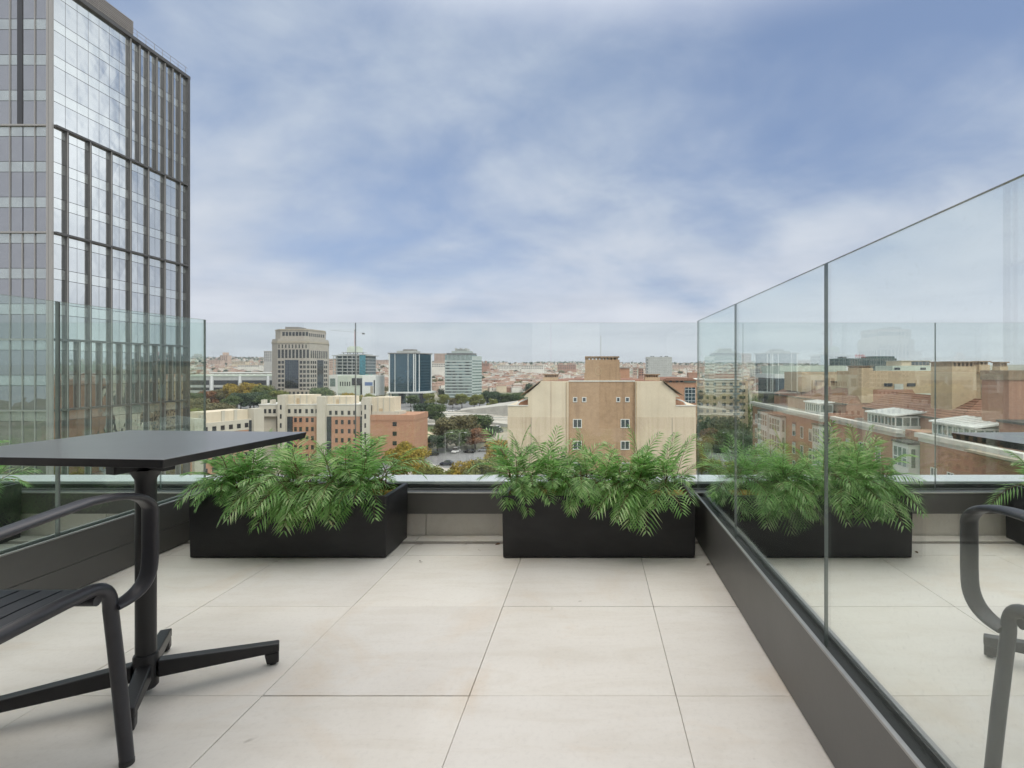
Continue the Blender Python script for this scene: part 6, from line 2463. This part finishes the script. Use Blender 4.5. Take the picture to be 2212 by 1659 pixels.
tree_uv(1640, 850, 150, 6, 'lf_green', 'far', 'bushy green tree on the far end of the brick block terrace', G3)
G4 = 'autumn trees in front of the long grey building'
row4 = [(425, 858, 330, 20, 'lf_olive', 'olive tree at the glass tower\'s edge'), (415, 846, 350, 18, 'lf_green', 'green tree touching the glass tower\'s edge'),
        (448, 842, 390, 18, 'lf_rust', 'reddish tree left of the golden ones'), (472, 838, 400, 17, 'lf_olive', 'olive tree between the reddish and golden ones'),
        (493, 826, 405, 20, 'lf_yellow', 'left golden tree with a rounded top'), (512, 832, 400, 17, 'lf_yellow', 'lower golden tree between the two tall ones'),
        (540, 823, 400, 22, 'lf_yellow', 'tallest golden tree below the strip windows'), (566, 829, 398, 20, 'lf_lime', 'lime tree just left of the beige tower'),
        (588, 838, 396, 20, 'lf_green', 'green tree at the beige tower\'s left foot'), (606, 842, 390, 18, 'lf_lime', 'yellow green tree at the beige tower\'s foot'),
        (520, 846, 380, 17, 'lf_dark', 'dark tree under the golden trees, left'), (548, 845, 382, 18, 'lf_dark', 'dark tree under the tallest golden tree'),
        (575, 850, 380, 18, 'lf_green', 'green tree low beside the ivory roofs'), (500, 852, 370, 15, 'lf_green', 'green tree low below the left golden tree'),
        (440, 872, 290, 18, 'lf_olive', 'olive tree above the ivory wing, left'), (420, 880, 270, 18, 'lf_lime', 'yellow green tree above the ivory wing beside the glass tower'),
        (462, 868, 300, 17, 'lf_olive', 'olive tree above the ivory wing'), (486, 872, 290, 17, 'lf_olive', 'olive tree above the ivory wing, right'),
        (476, 884, 260, 14, 'lf_green', 'green tree right behind the ivory wing roof'), (444, 892, 250, 14, 'lf_green', 'green tree behind the ivory wing\'s left roof')]
for u, vt, Y, w, mt_, lab in row4:
    tree_uv(u, vt, Y, w, mt_, 'near', lab, G4)
for u, vt, Y in ((453.5, 880, 230), (557, 874, 215), (565, 874, 216)):
    tree_uv(u, vt, Y, 3.2, 'lf_dark', 'cone', {453.5: 'thin cypress left of the ivory roof rooms', 557: 'left one of two small cypresses behind the ivory roof',
                                            565: 'right one of two small cypresses behind the ivory roof'}[u], 'small cypresses behind the ivory roofs', name='conifer_tree')
G5 = 'trees at the feet of the towers'
row5 = [(694, 834, 330, 19, 'lf_green', 'green tree right of the beige tower, behind the ivory roofs'), (708, 842, 335, 15, 'lf_olive', 'olive tree behind the ivory roofs, between the beige tower and the white block'),
        (752, 846, 350, 14, 'lf_yellow', 'golden tree in front of the white office block, left'), (768, 852, 345, 12, 'lf_lime', 'lime tree behind the middle ivory shaft'),
        (783, 852, 350, 12, 'lf_yellow', 'golden tree beside the right ivory shaft'), (800, 848, 360, 13, 'lf_lime', 'yellow green tree in front of the right white wing'),
        (820, 852, 370, 12, 'lf_olive', 'olive tree left of the blue tower podium'), (832, 856, 372, 10, 'lf_lime', 'lime tree at the blue tower podium\'s left end'),
        (857, 855, 420, 10, 'lf_lime', 'lime tree under the blue tower podium'), (887, 853, 430, 12, 'lf_green', 'wide green tree under the blue tower podium'),
        (896, 852, 428, 11, 'lf_green', 'green tree under the right of the blue tower podium'),
        (928, 848, 420, 13, 'lf_lime', 'yellow green tree right of the blue tower'), (958, 850, 420, 13, 'lf_lime', 'lime tree at the banded tower\'s left foot'),
        (978, 858, 415, 11, 'lf_olive', 'olive tree in front of the banded tower\'s left half'), (998, 849, 415, 13, 'lf_lime', 'lime tree in front of the banded tower'),
        (1024, 850, 410, 14, 'lf_lime', 'lime tree at the banded tower\'s right foot'), (1036, 851, 412, 13, 'lf_lime', 'yellow green tree right of the banded tower'),
        (1053, 842, 430, 16, 'lf_dark', 'dark pine group tree right of the lime ones'), (1066, 844, 430, 15, 'lf_dark', 'dark tree in the pine group, middle'),
        (1078, 848, 432, 15, 'lf_dark', 'dark tree in the pine group, right'), (1064, 859, 395, 9, 'lf_lime', 'small lime tree in front of the pine group'),
        (1092, 850, 430, 15, 'lf_green', 'green tree beyond the ramp, left'), (1106, 848, 428, 15, 'lf_green', 'green tree beyond the ramp, middle'),
        (1122, 846, 420, 15, 'lf_green', 'green tree beyond the ramp near the gabled block'), (953, 838, 500, 10, 'lf_dark', 'dark tree beside the banded tower\'s left edge'),
        (820, 838, 520, 13, 'lf_dark', 'dark tree between the white block and the blue tower'), (928, 840, 560, 8, 'lf_dark', 'dark shrub tree behind the blue podium')]
for u, vt, Y, w, mt_, lab in row5:
    tree_uv(u, vt, Y, w, mt_, 'near' if Y < 440 else 'far', lab, G5)

# scattered hillside trees
for i in range(170):
    zone = [(408, 587), (800, 838), (916, 960), (1034, 1245), (1385, 1500), (1620, 1680)][trnd.choice([0, 0, 0, 1, 2, 3, 3, 4, 5])]
    Y = trnd.uniform(600, 2500)
    u = trnd.uniform(*zone)
    x = XU(u, Y)
    dk = trnd.random() < 0.55
    tree(x, Y, terr(x, Y) - 1, trnd.uniform(8, 14), trnd.uniform(11, 24), 'lf_dark' if dk else 'lf_olive', 'far',
         'dark tree among the hillside houses' if dk else 'olive coloured tree among the hillside houses',
         'dark trees on the hillside' if dk else 'olive trees on the hillside')


# woods along the far ridge, as one mass
def ridge_wood():
    rnd = random.Random(3)
    m = MB()
    for i in range(5200):
        t = rnd.uniform(-0.76, 0.42)
        Y = rnd.uniform(2350, 3350)
        x = t * Y
        zg = terr(x, Y)
        dens = noise.noise(Vector((x / 260, Y / 200, 2)))
        if dens < -0.05:
            continue
        p = Vector((x, Y, zg + rnd.uniform(0, 9)))
        s = rnd.uniform(3, 8)
        a = Vector((rnd.gauss(0, 1), rnd.gauss(0, 1), rnd.gauss(0, 1))).normalized()
        b = a.orthogonal().normalized()
        c = a.cross(b)
        m.quad(p + b * s, p + c * s * 0.8, p - b * s, p - c * s * 0.8)
    o = m.build('ridge_wood', M['lf_dark'])
    tag(o, 'dark strip of woodland along the far ridge', 'wood', kind='stuff')


ridge_wood()


# ------------------------------------------------------------------ cars and lamps
def car(loc, rz, bodym, label, group, van=False):
    root = empty('parked_car', loc, rz, label, 'car', group)
    L, w = 4.3, 1.76
    side = [(-L / 2, 0.35), (-L / 2 + 0.05, 0.75), (-L / 2 + 0.9, 0.92), (L / 2 - 0.25, 0.95), (L / 2, 0.70), (L / 2 - 0.02, 0.30), (-L / 2 + 0.2, 0.24)]
    m = MB()
    n = len(side)
    m.profile(side, -w / 2, w / 2)
    b = m.build('body', bodym, root, bevel=0.06, seg=2, fix=True)
    ht = 1.95 if van else 1.44
    cab = [(-1.15, 0.93), (-0.55 if not van else -0.95, ht), (1.15 if not van else 1.95, ht), (1.85 if not van else 2.05, 0.95)]
    MB().profile(cab, -w / 2 + 0.12, w / 2 - 0.12).build('cabin_glass', M['carglass'], root, bevel=0.05, fix=True)
    MB().profile([(-0.5 if not van else -0.9, ht - 0.03), (1.1 if not van else 1.9, ht - 0.03), (1.05 if not van else 1.85, ht + 0.04), (-0.42 if not van else -0.8, ht + 0.04)], -w / 2 + 0.16, w / 2 - 0.16).build('roof', bodym, root, fix=True)
    for sx in (-1.35, 1.3):
        for sy in (-1, 1):
            q = MB()
            q.tube([(sx, sy * (w / 2 - 0.2), 0.32), (sx, sy * (w / 2 + 0.01), 0.32)], 0.32, 16)
            q.build('wheel', M['tyre'], root)
    for sy in (-0.6, 0.6):
        MB().box(-L / 2 - 0.01, -L / 2 + 0.08, sy - 0.16, sy + 0.16, 0.55, 0.70).build('headlight', M['white_frame'], root)
    return root


GC = 'cars on the street and in the car parks'
cars = [(965, 1005, 0.05, 'car_dark', 'dark blue car driving on the street in the planter gap', False),
        (921, 982.5, 0.4, 'car_white', 'white car parked at the left edge of the street', False),
        (985, 978, 1.4, 'car_white', 'white van parked under the park trees', True),
        (1014, 978.5, -0.3, 'car_black', 'black car parked beneath the rust tinged tree', False),
        (935, 984, 0.2, 'car_black', 'black car next to the white one at the street edge', False),
        (1045, 975, 0.1, 'car_grey', 'grey car parked at the right under the trees', False),
        (1062, 969, 0.1, 'car_white', 'white car parked near the gabled block\'s corner', False),
        (974, 889, 0.1, 'car_white', 'white car on the upper road below the banded tower', False),
        (990, 888.5, 0.1, 'car_grey', 'grey car on the upper road below the banded tower', False),
        (1050, 972, 0.1, 'car_red', 'red car parked between the grey and white ones at the right', False),
        (1074, 926, 1.3, 'car_white', 'white car on the ramp beside the gabled block', False),
        (1080, 934, 1.3, 'car_grey', 'grey car on the ramp beside the gabled block', False),
        (1528, 962, 0.1, 'car_white', 'white car seen behind the right glass, left of the dark trees', False)]
for u, v, rz, cm, lab, van in cars:
    car(tuple(gp(u, v) + Vector((0, 0, 0.05))), rz, M[cm], lab, GC, van)
rc = random.Random(9)
cols = ['car_white', 'car_grey', 'car_white', 'car_black', 'car_red', 'car_grey']
proto = {}
for i in range(18):
    u = 516 + (i % 9) * 3.6
    v = 862 + (i // 9) * 5 + rc.uniform(-0.5, 0.5)
    cm = cols[rc.randrange(6)]
    nm = {'car_white': 'white', 'car_grey': 'grey', 'car_black': 'black', 'car_red': 'red'}[cm]
    car(tuple(gp(u, v)), R(80), M[cm], '%s car in the distant car park below the golden trees' % nm, '%s cars in the distant car park' % nm)


def street_lamp(u, v, h, label):
    p = gp(u, v)
    root = empty('street_lamp', tuple(p), 0, label, 'street lamp', 'street lamps')
    MB().tube([(0, 0, 0), (0, 0, h * 0.96), (0.5, 0, h), (1.8, 0, h + 0.1)], [0.07, 0.05, 0.04, 0.035], 6).build('pole', M['lampmetal'], root)
    MB().box(1.7, 2.4, -0.14, 0.14, h + 0.02, h + 0.16).build('lamp_head', M['white_frame'], root)


street_lamp(962, 1001, 10, 'thin street lamp standing behind the dark blue car')
street_lamp(992, 992, 9, 'thin street lamp right of the dark blue car')
street_lamp(497, 868, 14, 'street lamp left in front of the golden trees')
street_lamp(534, 870, 14, 'street lamp in front of the tallest golden tree')
street_lamp(1058, 906, 12, 'street lamp beside the railway, left of the gabled block')
street_lamp(1035, 900, 11, 'street lamp by the railway behind the park clump')
street_lamp(925, 896, 11, 'street lamp at the upper road right of the terracotta roof')


# ------------------------------------------------------------------ air
def haze():
    m = MB().box(-8200, 8200, -600, 9200, -36, 75)
    mt = bpy.data.materials.new('haze_air')
    mt.use_nodes = True
    g = NT(mt.node_tree)
    g.n.clear()
    out = g.new('ShaderNodeOutputMaterial')
    v = g.new('ShaderNodeVolumePrincipled')
    v.inputs['Color'].default_value = (0.86, 0.89, 0.95, 1)
    v.inputs['Density'].default_value = 0.00011
    v.inputs['Anisotropy'].default_value = 0.2
    g.link(v.outputs[0], out.inputs['Volume'])
    o = m.build('haze', mt)
    tag(o, 'thin pale haze filling the air over the city', 'haze', kind='stuff')


haze()
